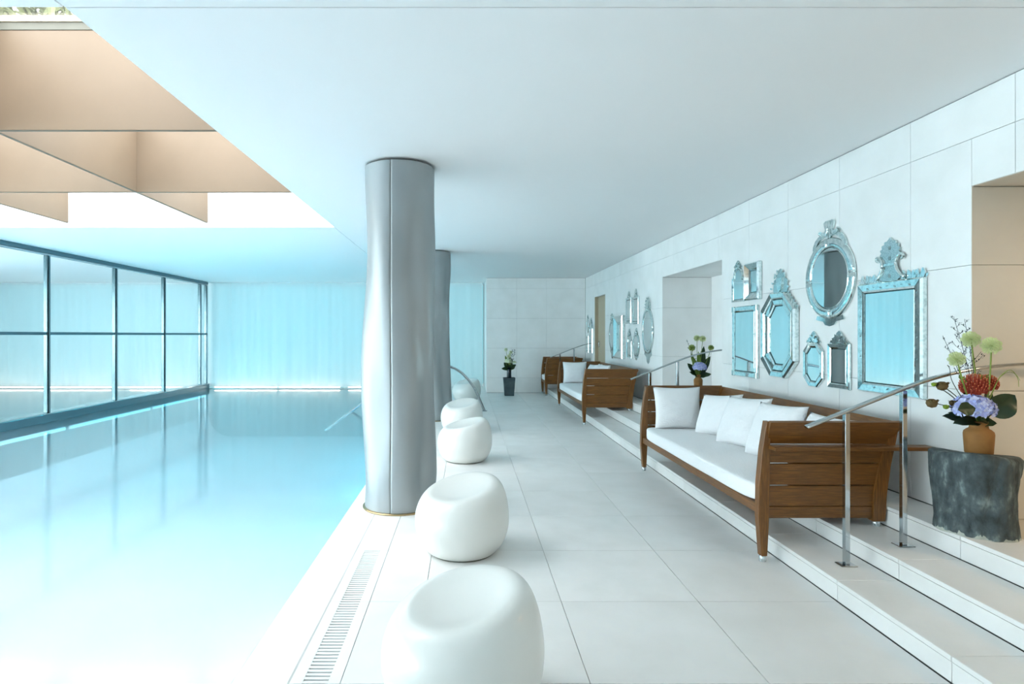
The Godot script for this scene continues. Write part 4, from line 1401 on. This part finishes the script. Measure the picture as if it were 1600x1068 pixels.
func build_mirrors() -> void:
	var o: Node3D
	# group above the long sofa
	o = new_mirror("large rectangular mirror with wide etched border and tall plume crest", 3.935, 0.995)
	rect_mirror(o, 0.6, 0.77, 0.066, 0.042)
	crest_plume(o, 0.77, 0.215, 0.295, 0.6)
	var st := new_st()
	for s in [-1.0, 1.0]:
		for k in 9:
			var y := 0.1 + k * 0.071
			prism(st, shifted(leaf_poly(0.03, 0.012, 0.7 + (k % 2) * 1.4), Vector2(s * 0.267 - 0.01, y)), 0.034, 0.0405)
	for k in 7:
		for y in [0.735, 0.033]:
			prism(st, shifted(leaf_poly(0.03, 0.012, -0.4 + (k % 2) * 0.8), Vector2(-0.2 + k * 0.065, y)), 0.034, 0.0405)
	part(o, "etched_sprays", st, M.etch)
	o = new_mirror("round mirror with broad glass rim and flowing scroll crest", 4.6, 1.528)
	oval_mirror(o, 0.62, 0.64, 0.075, 0.026, M.strip)
	crest_scrolls(o, 0.625, 0.32, 0.155, M.strip)
	bottom_tail(o, 0.42, 0.06, M.strip)
	o = new_mirror("tall octagonal mirror with a two-step frame and shield crest", 5.32, 1.012)
	oct_mirror(o, 0.57, 0.775, 0.115, 0.055, 2)
	crest_shield(o, 0.77, 0.3, 0.225, Vector2(0.17, 0.16))
	o = new_mirror("plain tall rectangular mirror below the small arched one", 5.99, 0.968)
	rect_mirror(o, 0.53, 0.73, 0.055, 0.03)
	for q in [[-1, 0], [1, 0], [1, 1], [-1, 1]]:
		flat_part(o, "corner_block", rect_poly(0.058, 0.058).map(func(p): return p + Vector2(q[0] * 0.2365, 0.0 if q[1] == 0 else 0.672)), 0.01, 0.034, M.etched, 0.004)
	o = new_mirror("small arched mirror with fan crest beside a small rectangular one", 6.15, 1.748)
	arch_mirror(o, 0.265, 0.375, 0.12, 0.028, 0.02)
	crest_fan(o, 0.365, 0.17, 0.075)
	o = new_mirror("small rectangular mirror with a wide frame sloping inwards and no crest", 5.81, 1.75)
	rect_mirror(o, 0.285, 0.375, 0.075, 0.05, 1.0)
	o = new_mirror("small octagonal mirror with leafy crest under the round mirror", 4.81, 0.972)
	oct_mirror(o, 0.27, 0.37, 0.042, 0.026)
	crest_fan(o, 0.365, 0.2, 0.095)
	o = new_mirror("small rectangular mirror with trefoil crest under the round mirror", 4.48, 0.985)
	rect_mirror(o, 0.262, 0.35, 0.04, 0.026)
	crest_fan(o, 0.348, 0.24, 0.1)
	# group between the recess and the far door
	o = new_mirror("slim oval mirror with crest and tail next to the beige door", 11.47, 1.09)
	oval_mirror(o, 0.42, 0.6, 0.05, 0.026, M.etched)
	crest_shield(o, 0.585, 0.26, 0.15)
	bottom_tail(o, 0.34, 0.16, M.etched)
	o = new_mirror("rectangular mirror with very deep sloping frame near the beige door", 10.87, 0.96)
	rect_mirror(o, 0.6, 0.8, 0.15, 0.07, 1.0)
	o = new_mirror("narrow upright mirror with pointed crest, paired, beside the deep framed one", 10.29, 1.605)
	rect_mirror(o, 0.32, 0.455, 0.04, 0.026)
	crest_fan(o, 0.45, 0.2, 0.12)
	o = new_mirror("narrow upright mirror with pointed crest, paired, beside the large oval one", 9.86, 1.585)
	rect_mirror(o, 0.33, 0.465, 0.04, 0.026)
	crest_fan(o, 0.46, 0.22, 0.14)
	o = new_mirror("small arched mirror with crest below the paired narrow mirrors", 10.26, 0.985)
	arch_mirror(o, 0.31, 0.43, 0.12, 0.035, 0.024)
	crest_fan(o, 0.42, 0.22, 0.1)
	o = new_mirror("small oval mirror with curled foot below the paired narrow mirrors", 9.84, 1.03)
	oval_mirror(o, 0.34, 0.4, 0.04, 0.024, M.strip)
	crest_fan(o, 0.39, 0.2, 0.1)
	bottom_tail(o, 0.26, 0.06, M.strip)
	o = new_mirror("large oval mirror with tall leafy crest and tail beside the recess", 9.21, 1.1)
	oval_mirror(o, 0.54, 0.73, 0.05, 0.03, M.strip)
	crest_shield(o, 0.7, 0.32, 0.2)
	bottom_tail(o, 0.42, 0.16, M.etched)
	# last group by the end wall
	o = new_mirror("small oval mirror hung high beside the stone end wall", 13.78, 1.45)
	oval_mirror(o, 0.26, 0.36, 0.035, 0.024, M.strip)
	crest_fan(o, 0.35, 0.16, 0.08)
	o = new_mirror("small rectangular mirror hung low beside the stone end wall", 13.78, 0.98)
	rect_mirror(o, 0.26, 0.4, 0.04, 0.026)
	o = new_mirror("tall arched mirror between the beige door and the end wall", 13.4, 0.985)
	arch_mirror(o, 0.36, 0.72, 0.16, 0.045, 0.03)
	crest_fan(o, 0.71, 0.2, 0.1)


# ---------------------------------------------------------------- flowers

func stump(label: String, at: Vector3, r: float, h: float, turn: float) -> void:
	var o := thing("stone_stump", label, "side table", at, "grey stump tables")
	o.rotation.y = turn
	var n := FastNoiseLite.new()
	n.seed = 17
	n.frequency = 1.3
	var f := func(a: float, s: float) -> float:
		var p := Vector3(cos(a) * 1.2, s * 0.8, sin(a) * 1.2)
		var k := lerpf(0.9, 1.0, smoothstep(0.2, 1.0, s)) + 0.03 * smoothstep(0.25, 0.0, s)
		return r * (k + 0.09 * n.get_noise_3dv(p) + 0.045 * sin(3.0 * a + 1.0 + s) - 0.07 * exp(-pow(angle_difference(a, -2.35 + 0.25 * s), 2.0) / 0.012))
	var top := func(x: float, z: float) -> float: return h + 0.035 * (-x / r) * 0.6 + 0.012 * sin(z / r * 3.0)
	var st := new_st(true)
	grid(st, 72, 24, func(u, v):
		var a: float = u * TAU
		var rr: float = f.call(a, v)
		var x := cos(a) * rr
		var z := -sin(a) * rr
		return Vector3(x, v * (top.call(x, z) - 0.012), z))
	grid(st, 72, 6, func(u, v):
		var a: float = u * TAU
		var rr: float = f.call(a, 1.0) * (1.0 - v * v) * (0.96 if v > 0.0 else 1.0)
		var x := cos(a) * rr
		var z := -sin(a) * rr
		return Vector3(x, top.call(x, z) - (0.012 if v < 0.01 else 0.0), z))
	part(o, "trunk", st, M.stone)
	# pale lime crust around the foot
	st = new_st(true)
	var cn := FastNoiseLite.new()
	cn.seed = 4
	cn.frequency = 2.6
	grid(st, 96, 5, func(u, v):
		var a: float = u * TAU
		var hh := maxf(0.002, 0.014 + 0.05 * cn.get_noise_2d(cos(a) * 0.6, sin(a) * 0.6) + 0.012 * cn.get_noise_2d(cos(a) * 4.0, sin(a) * 4.0))
		var y: float = v * hh
		var rr: float = f.call(a, y / h) + 0.0025 * (1.0 - v) - 0.001
		return Vector3(cos(a) * rr, y, -sin(a) * rr))
	part(o, "lime_crust", st, M.lime)


func stem_tube(o: Node3D, called: String, pts: Array, r: float, m: Material, r1 := -1.0) -> void:
	var st := new_st(true)
	tube(st, spline(pts, 5), r, 6, r1)
	part(o, called, st, m)


func bloom_thing(called: String, label: String, at: Vector3) -> Node3D:
	return thing(called, label, "flower", at, "flowers in the vases")


func allium(label: String, foot: Vector3, head: Vector3, bend: Vector3, r: float, m: Material = null, rs := 0.004) -> void:
	var o := bloom_thing("allium", label, foot)
	var h := head - foot
	stem_tube(o, "stem", [Vector3.ZERO, h * 0.5 + bend, h], rs, M.stem)
	var st := new_st()
	lathe(st, [Vector2(0, -0.3 * r), Vector2(0.28 * r, 0), Vector2(0, 0.3 * r)], 8, h)
	part(o, "umbel_core", st, M.allium_core)
	st = new_st()
	for i in 170:
		# even directions over a ball, thinner below
		var y := 1.0 - 1.94 * (i + 0.5) / 170.0
		var a := i * 2.39996
		var q := Vector3(cos(a) * sqrt(1 - y * y), y, sin(a) * sqrt(1 - y * y))
		var rr := r * (0.86 + 0.14 * sin(i * 7.3))
		tube(st, [h + q * r * 0.15, h + q * rr * 0.8], 0.0012, 3)
		for k in 4:
			var side := q.cross(Vector3(0.3, 0.5, 0.8)).normalized().rotated(q, TAU * k / 4)
			var c := h + q * rr * 0.78
			tri_out(st, c, c + (q * 0.2 + side * 0.13) * r, c + (q * 0.22 + side.rotated(q, 0.7) * 0.06) * r, q)
	part(o, "florets", st, m if m else M.allium)


func hydrangea(label: String, foot: Vector3, head: Vector3, r: float, m: Material = null) -> void:
	var o := bloom_thing("hydrangea", label, foot)
	var h := head - foot
	stem_tube(o, "stem", [Vector3.ZERO, h * 0.6, h], r * 0.06, M.stem)
	for tone in 2:
		var st := new_st()
		for i in range(tone, 110, 2):
			var y := 1.0 - 1.5 * (i + 0.5) / 110.0
			var a := i * 2.39996
			var q := Vector3(cos(a) * sqrt(1 - y * y), y, sin(a) * sqrt(1 - y * y))
			var c := h + Vector3(q.x, q.y * 0.72, q.z) * r * (0.9 + 0.08 * sin(i * 5.1))
			var t1 := q.cross(Vector3(0.2, 0.9, 0.4)).normalized().rotated(q, i * 1.3)
			for k in 4:
				var e := t1.rotated(q, TAU * k / 4)
				var e2 := t1.rotated(q, TAU * k / 4 + 0.7)
				var e3 := t1.rotated(q, TAU * k / 4 - 0.7)
				var s := r * 0.19
				quad_out(st, c, c + e3 * s * 0.75 + q * s * 0.15, c + e * s * 1.15 + q * s * 0.3, c + e2 * s * 0.75 + q * s * 0.15, q)
		part(o, "petals", st, (m if m else (M.hydrangea if tone == 0 else M.hydrangea2)))
	var st2 := new_st(true)
	lathe(st2, [Vector2(0, -0.5 * r), Vector2(0.6 * r, -0.3 * r), Vector2(0.82 * r, 0.0), Vector2(0.6 * r, 0.42 * r), Vector2(0, 0.6 * r)], 16, h)
	part(o, "cushion", st2, m if m else M.hydrangea2)


func protea(label: String, foot: Vector3, head: Vector3, r: float) -> void:
	var o := bloom_thing("pincushion_protea", label, foot)
	var h := head - foot
	stem_tube(o, "stem", [Vector3.ZERO, h * 0.6, h], 0.006, M.stem_dark)
	var st := new_st(true)
	lathe(st, [Vector2(0, -0.5 * r), Vector2(0.45 * r, -0.35 * r), Vector2(0.6 * r, 0.0), Vector2(0.4 * r, 0.35 * r), Vector2(0, 0.45 * r)], 14, h)
	part(o, "heart", st, M.protea)
	var a_ := new_st()
	var b_ := new_st()
	for i in 120:
		var y := 1.0 - 1.35 * (i + 0.5) / 120.0
		var a := i * 2.39996
		var q := Vector3(cos(a) * sqrt(1 - y * y), y, sin(a) * sqrt(1 - y * y))
		var up := Vector3(0, 0.35, 0)
		var p0 := h + q * r * 0.45
		var p1 := h + q * r * 0.85
		var p2 := h + (q * 0.98 + up) * r
		tube(a_, [p0, p1, p2], 0.0024, 4)
		var c := p2
		lathe(b_, [Vector2(0, -0.003), Vector2(0.0034, 0), Vector2(0, 0.004)], 5, c)
	part(o, "styles", a_, M.protea)
	part(o, "style_tips", b_, M.protea_tip)


func leaf_blade(o: Node3D, called: String, base: Vector3, tip: Vector3, w: float, up: Vector3, m: Material, curl := 0.12) -> void:
	# broad leaf with a raised midrib and thickness
	var st := new_st(true)
	var dir := tip - base
	var side := dir.cross(up).normalized()
	var nn := side.cross(dir).normalized()
	var l := dir.length()
	for face in 2:
		grid(st, 10, 8, func(u, v):
			var s: float = v * 2.0 - 1.0
			var wd: float = w * 0.5 * pow(sin(PI * pow(clampf(u, 0.0, 1.0), 0.8)), 0.75)
			var lift: float = -curl * l * u * u + absf(s) * wd * 0.3 + 0.004 * sin(u * 14.0) * absf(s)
			return base + dir * u + side * s * wd + nn * (lift - 0.0016 * face), face == 1)
	part(o, called, st, m)


func pod(label: String, foot: Vector3, head: Vector3, r: float, green: bool) -> void:
	var o := bloom_thing("seed_head", label, foot)
	var h := head - foot
	stem_tube(o, "stem", [Vector3.ZERO, h * 0.55 + Vector3(0, 0.02, 0), h], 0.0024, M.stem_dark)
	var st := new_st(true)
	lathe(st, [Vector2(0, -r), Vector2(0.7 * r, -0.75 * r), Vector2(r, -0.1 * r), Vector2(0.85 * r, 0.5 * r), Vector2(0.35 * r, 0.75 * r), Vector2(0, 0.6 * r)], 12, h)
	part(o, "capsule", st, M.pod_bud if green else M.pod)
	st = new_st()
	for k in 10:
		var a := TAU * k / 10
		leaf_shape(st, h + Vector3(cos(a), 0.1, sin(a)) * r * 0.8, Vector3(cos(a) * 0.6, 0.9, sin(a) * 0.6).normalized(), r * 0.8, r * 0.45)
	part(o, "sepals", st, M.pod_bud if green else M.pod)


func sprig(label: String, foot: Vector3, top: Vector3, n: int, spread: float, leaf: float, m: Material) -> void:
	var o := bloom_thing("wispy_branch", label, foot)
	var h := top - foot
	stem_tube(o, "stem", [Vector3.ZERO, h * 0.5 + Vector3(spread * 0.1, 0, 0), h], 0.0025, m, 0.001)
	var tw := new_st()
	var lf := new_st()
	for i in n:
		var t := 0.42 + 0.58 * i / n
		var p := h * t
		var a := i * 2.4
		var q := Vector3(cos(a), 0.9, sin(a)).normalized()
		var l := spread * (1.15 - t) * (0.7 + 0.5 * absf(sin(i * 3.7)))
		tube(tw, [p, p + q * l * 0.6, p + q * l + Vector3(0, l * 0.2, 0)], 0.0012, 3)
		for k in 4:
			leaf_shape(lf, p + q * l * (0.4 + 0.2 * k), (q + Vector3(sin(k * 2.0 + i), 0.3, cos(k * 2.0 + i))).normalized(), leaf, leaf * 0.45)
	part(o, "twigs", tw, m)
	part(o, "leaflets", lf, m)


func curl(label: String, foot: Vector3, pts: Array, m: Material, r := 0.002) -> void:
	var o := bloom_thing("curled_tendril", label, foot)
	var p := [Vector3.ZERO]
	for q in pts:
		p.append(q - foot)
	stem_tube(o, "tendril", p, r, m, r * 0.5)


func foliage(label: String, foot: Vector3, blades: Array, m: Material) -> void:
	var o := thing("leaf_stem", label, "foliage", foot, "leaves in the vases")
	for b in blades:
		leaf_blade(o, "leaf", b[0] - foot, b[1] - foot, b[2], b[3] if b.size() > 3 else Vector3.UP, m)


func clay_vase(label: String, at: Vector3, r: float, h: float) -> void:
	var o := thing("clay_vase", label, "vase", at, "ochre clay vases")
	var st := new_st(true)
	var p := [Vector2(0, 0.002), Vector2(0.88, 0), Vector2(0.93, 0.04), Vector2(1.0, 0.45), Vector2(1.02, 0.6), Vector2(0.98, 0.68), Vector2(0.82, 0.74), Vector2(0.66, 0.775), Vector2(0.62, 0.84), Vector2(0.63, 0.98), Vector2(0.6, 1.0), Vector2(0.55, 0.98), Vector2(0.53, 0.8), Vector2(0.0, 0.79)]
	lathe(st, p.map(func(q): return Vector2(q.x * r, q.y * h)), 36)
	part(o, "body", st, M.clay)
	st = new_st(true)
	lathe(st, [Vector2(0.0, 0.86 * h), Vector2(0.53 * r, 0.86 * h)], 24)
	part(o, "water", st, M.vase_dark)


func at_px(px: float, py: float, d: float) -> Vector3:
	# point of the hall at a distance d, read off the photograph
	return P((px - 729.0) * d / 908.0, 1.4 + (523.0 - py) * d / 908.0, d)


func build_flowers() -> void:
	stump("weathered grey stone stump carrying the ochre vase beside the passage", P(2.752, L3, 3.14), 0.19, 0.415, 0.3)
	var v := P(2.75, 0.762, 3.12)
	clay_vase("ochre clay vase on the grey stump beside the passage", v, 0.065, 0.178)
	var f := v + Vector3(0, 0.166, 0)
	allium("tallest pale green allium with straight stem above the red protea", f + Vector3(0.0, 0, -0.015), at_px(1517, 530, 3.15), Vector3(0.012, 0, 0), 0.046)
	allium("pale green allium leaning over the big leaf", f + Vector3(0.01, 0, 0.02), at_px(1549, 540, 3.08), Vector3(0.0, 0.01, 0.01), 0.048)
	allium("shortest pale green allium leaning towards the mirrors", f + Vector3(-0.015, 0, 0.015), at_px(1495, 561, 3.1), Vector3(-0.01, 0, 0), 0.042)
	hydrangea("lilac blue hydrangea head over the rim of the stump's vase", f + Vector3(0, 0, 0.02), at_px(1521, 637, 3.04), 0.095)
	protea("red pincushion flower with spiky styles behind the hydrangea", f + Vector3(0.0, 0, -0.02), at_px(1522, 609, 3.13), 0.066)
	protea("smaller red pincushion flower half behind the allium stem", f + Vector3(0.02, 0, -0.02), at_px(1543, 604, 3.17), 0.05)
	foliage("large dark green leaf jutting out beside the red flower", f, [[at_px(1546, 648, 3.13), at_px(1589, 617, 3.1), 0.13, Vector3(0.25, 0.5, 0.85)]], M.leaf_big)
	foliage("dark leaves spread low around the vase neck", f, [
		[f, at_px(1478, 646, 3.1), 0.075, Vector3(0.2, 0.6, 0.7)], [f, at_px(1496, 655, 3.0), 0.065, Vector3(0.1, 0.8, 0.6)],
		[f, at_px(1557, 660, 3.06), 0.06, Vector3(-0.2, 0.6, 0.7)], [f, at_px(1542, 651, 2.99), 0.055, Vector3(0, 0.7, 0.7)],
		[f, at_px(1486, 642, 3.12), 0.06, Vector3(0.2, 0.5, 0.8)]], M.leaf)
	foliage("round green leaf lying on the front of the hydrangea", f, [[at_px(1497, 640, 2.95), at_px(1526, 637, 2.945), 0.07, Vector3(0.1, 0.35, 0.95)]], M.leaf)
	foliage("dark bract leaves cupping the red flower", f, [
		[f, at_px(1508, 600, 3.16), 0.05, Vector3(0.3, 0.2, 0.9)], [f, at_px(1556, 612, 3.2), 0.06, Vector3(-0.3, 0.2, 0.9)], [f, at_px(1530, 622, 3.1), 0.09, Vector3(0, 0.3, 0.95)]], M.leaf)
	foliage("yellow green pointed bracts above the red flower", f, [[at_px(1538, 600, 3.16), at_px(1532, 583, 3.15), 0.03, Vector3(0, 0.2, 1)], [at_px(1538, 600, 3.16), at_px(1546, 585, 3.15), 0.03, Vector3(0, 0.2, 1)], [at_px(1508, 600, 3.14), at_px(1500, 585, 3.14), 0.03, Vector3(0, 0.2, 1)]], M.leaf_light)
	pod("brown seed head on a thin stem, upper one beside the mirror", f, at_px(1472, 602, 3.1), 0.028, false)
	pod("brown seed head reaching lowest towards the steel post", f, at_px(1456, 629, 3.06), 0.027, false)
	pod("brown seed head close to the hydrangea", f, at_px(1489, 629, 3.08), 0.018, false)
	pod("small green bud next to the upper brown seed head", f, at_px(1459, 600, 3.1), 0.012, true)
	pod("small green bud below the brown seed heads", f, at_px(1478, 635, 3.07), 0.014, true)
	sprig("dark wispy branch standing up behind the alliums", f, at_px(1490, 494, 3.22), 16, 0.12, 0.014, M.wisp)
	sprig("second dark wispy branch beside the tallest allium", f, at_px(1507, 498, 3.24), 14, 0.1, 0.014, M.wisp)
	sprig("short wispy branch bent towards the mirror", f, at_px(1473, 524, 3.2), 10, 0.07, 0.012, M.wisp)
	curl("curled green tendril arching over the handrail", f, [at_px(1556, 600, 3.05), at_px(1568, 583, 3.04), at_px(1580, 578, 3.04), at_px(1590, 590, 3.04), at_px(1592, 604, 3.04)], M.stem, 0.0025)
	curl("second curled tendril ending in a dark seed", f, [at_px(1554, 606, 3.07), at_px(1560, 592, 3.06), at_px(1572, 582, 3.05), at_px(1585, 583, 3.04), at_px(1594, 594, 3.04)], M.stem)
	curl("dark curled tendril beside the shortest allium", f, [at_px(1490, 600, 3.1), at_px(1484, 576, 3.1), at_px(1480, 570, 3.1), at_px(1484, 573, 3.1)], M.stem_dark)
	# bouquet in front of the recess
	stump("grey stone stump behind the far arm of the ledge sofa", P(2.79, L3, 7.0), 0.17, 0.4, 1.2)
	v = P(2.79, 0.74, 7.0)
	clay_vase("ochre clay vase standing before the wall recess", v, 0.05, 0.185)
	f = v + Vector3(0, 0.16, 0)
	hydrangea("lilac blue hydrangea head in the vase before the recess", f, at_px(1093, 573, 6.95), 0.082)
	allium("pale green allium topping the bouquet before the recess", f, at_px(1089, 528, 7.02), Vector3(-0.005, 0, 0), 0.04, M.allium, 0.003)
	allium("twin pale green allium at the top of the recess bouquet", f, at_px(1098, 529, 6.98), Vector3(0.005, 0, 0), 0.04, M.allium, 0.003)
	allium("low pale green allium on the mirror side of the recess bouquet", f, at_px(1081, 543, 7.0), Vector3(-0.02, 0, 0), 0.042, M.allium_core, 0.003)
	allium("green allium leaning out over the handrail before the recess", f, at_px(1111, 543, 6.98), Vector3(0.02, 0, 0), 0.036, M.allium_core, 0.003)
	foliage("dark green leaves around the recess bouquet", f, [
		[f, at_px(1076, 567, 6.98), 0.1, Vector3(0.2, 0.3, 0.9)], [f, at_px(1110, 556, 6.98), 0.09, Vector3(-0.3, 0.2, 0.9)], [f, at_px(1111, 583, 6.94), 0.08, Vector3(0, 0.6, 0.7)],
		[f, at_px(1102, 540, 7.03), 0.09, Vector3(0, 0.2, 0.95)], [f, at_px(1079, 580, 6.95), 0.07, Vector3(0, 0.6, 0.7)]], M.leaf)
	foliage("light green leaves below the recess alliums", f, [[f, at_px(1082, 552, 6.98), 0.07, Vector3(0.2, 0.2, 0.9)], [f, at_px(1093, 549, 6.97), 0.06, Vector3(0, 0.2, 0.9)], [f, at_px(1084, 565, 6.92), 0.06, Vector3(0, 0.5, 0.8)]], M.leaf_light)
	sprig("dark wispy twig of the recess bouquet", f, at_px(1073, 530, 7.02), 8, 0.08, 0.014, M.wisp)
	# pot against the end wall
	var pt := thing("flower_pot", "tapered dark grey square pot before the end wall", "pot", P(0.985, 0, 13.45))
	var st := new_st()
	var lo := 0.105
	var hi := 0.135
	var hh := 0.415
	for i in 4:
		var a := PI / 2 * i + PI / 4
		var b := a + PI / 2
		var k := sqrt(2.0)
		quad(st, Vector3(cos(a) * lo * k, 0, -sin(a) * lo * k), Vector3(cos(b) * lo * k, 0, -sin(b) * lo * k), Vector3(cos(b) * hi * k, hh, -sin(b) * hi * k), Vector3(cos(a) * hi * k, hh, -sin(a) * hi * k))
		quad(st, Vector3(cos(a) * hi * k, hh, -sin(a) * hi * k), Vector3(cos(b) * hi * k, hh, -sin(b) * hi * k), Vector3(cos(b) * (hi - 0.02) * k, hh, -sin(b) * (hi - 0.02) * k), Vector3(cos(a) * (hi - 0.02) * k, hh, -sin(a) * (hi - 0.02) * k))
	part(pt, "body", st, M.pot)
	st = new_st()
	bx(st, Vector3(-0.116, hh - 0.03, -0.116), Vector3(0.116, hh - 0.018, 0.116), 0.002)
	part(pt, "lid", st, M.pot)
	var vz := thing("tall_vase", "slim dark blue vase standing on the square pot", "vase", P(0.985, hh - 0.018, 13.45))
	st = new_st(true)
	lathe(st, [Vector2(0, 0), Vector2(0.05, 0), Vector2(0.052, 0.02), Vector2(0.05, 0.15), Vector2(0.055, 0.25), Vector2(0.05, 0.25), Vector2(0.045, 0.2), Vector2(0, 0.19)], 20)
	part(vz, "body", st, M.vase_dark)
	f = P(0.985, 0.61, 13.45)
	allium("white green bloom at the top of the bouquet by the end wall", f, at_px(790.5, 546, 13.45), Vector3.ZERO, 0.045, M.bloom, 0.004)
	allium("second white bloom of the bouquet by the end wall", f, at_px(798, 550, 13.4), Vector3.ZERO, 0.045, M.bloom, 0.004)
	allium("pale bloom in the middle of the bouquet by the end wall", f, at_px(795, 556, 13.38), Vector3.ZERO, 0.05, M.bloom, 0.004)
	hydrangea("whitish hydrangea in the bouquet by the end wall", f, at_px(794, 564, 13.38), 0.085, M.bloom)
	hydrangea("pale pink round flower in the bouquet by the end wall", f, at_px(803, 566, 13.42), 0.055, M.bloom)
	foliage("dark leaves of the bouquet by the end wall", f, [
		[f, at_px(784, 575, 13.4), 0.1, Vector3(0, 0.5, 0.8)], [f, at_px(788, 566, 13.4), 0.13, Vector3(0.3, 0.2, 0.9)], [f, at_px(806, 569, 13.4), 0.11, Vector3(-0.3, 0.2, 0.9)],
		[f, at_px(800, 560, 13.45), 0.11, Vector3(0, 0.2, 0.9)], [f, at_px(804, 574, 13.36), 0.1, Vector3(0, 0.5, 0.8)], [f, at_px(790, 573, 13.36), 0.12, Vector3(0, 0.5, 0.8)], [f, at_px(796, 570, 13.33), 0.12, Vector3(0, 0.4, 0.9)]], M.leaf)
	foliage("light green leaves of the bouquet by the end wall", f, [[f, at_px(790, 555, 13.42), 0.08, Vector3(0.2, 0.2, 0.9)], [f, at_px(797, 547, 13.45), 0.06, Vector3(0, 0.2, 0.9)]], M.leaf_light)
	sprig("dark twig rising from the bouquet by the end wall", f, at_px(805, 546, 13.47), 8, 0.12, 0.03, M.wisp)
	sprig("second dark twig of the bouquet by the end wall", f, at_px(801, 545, 13.47), 7, 0.1, 0.03, M.wisp)
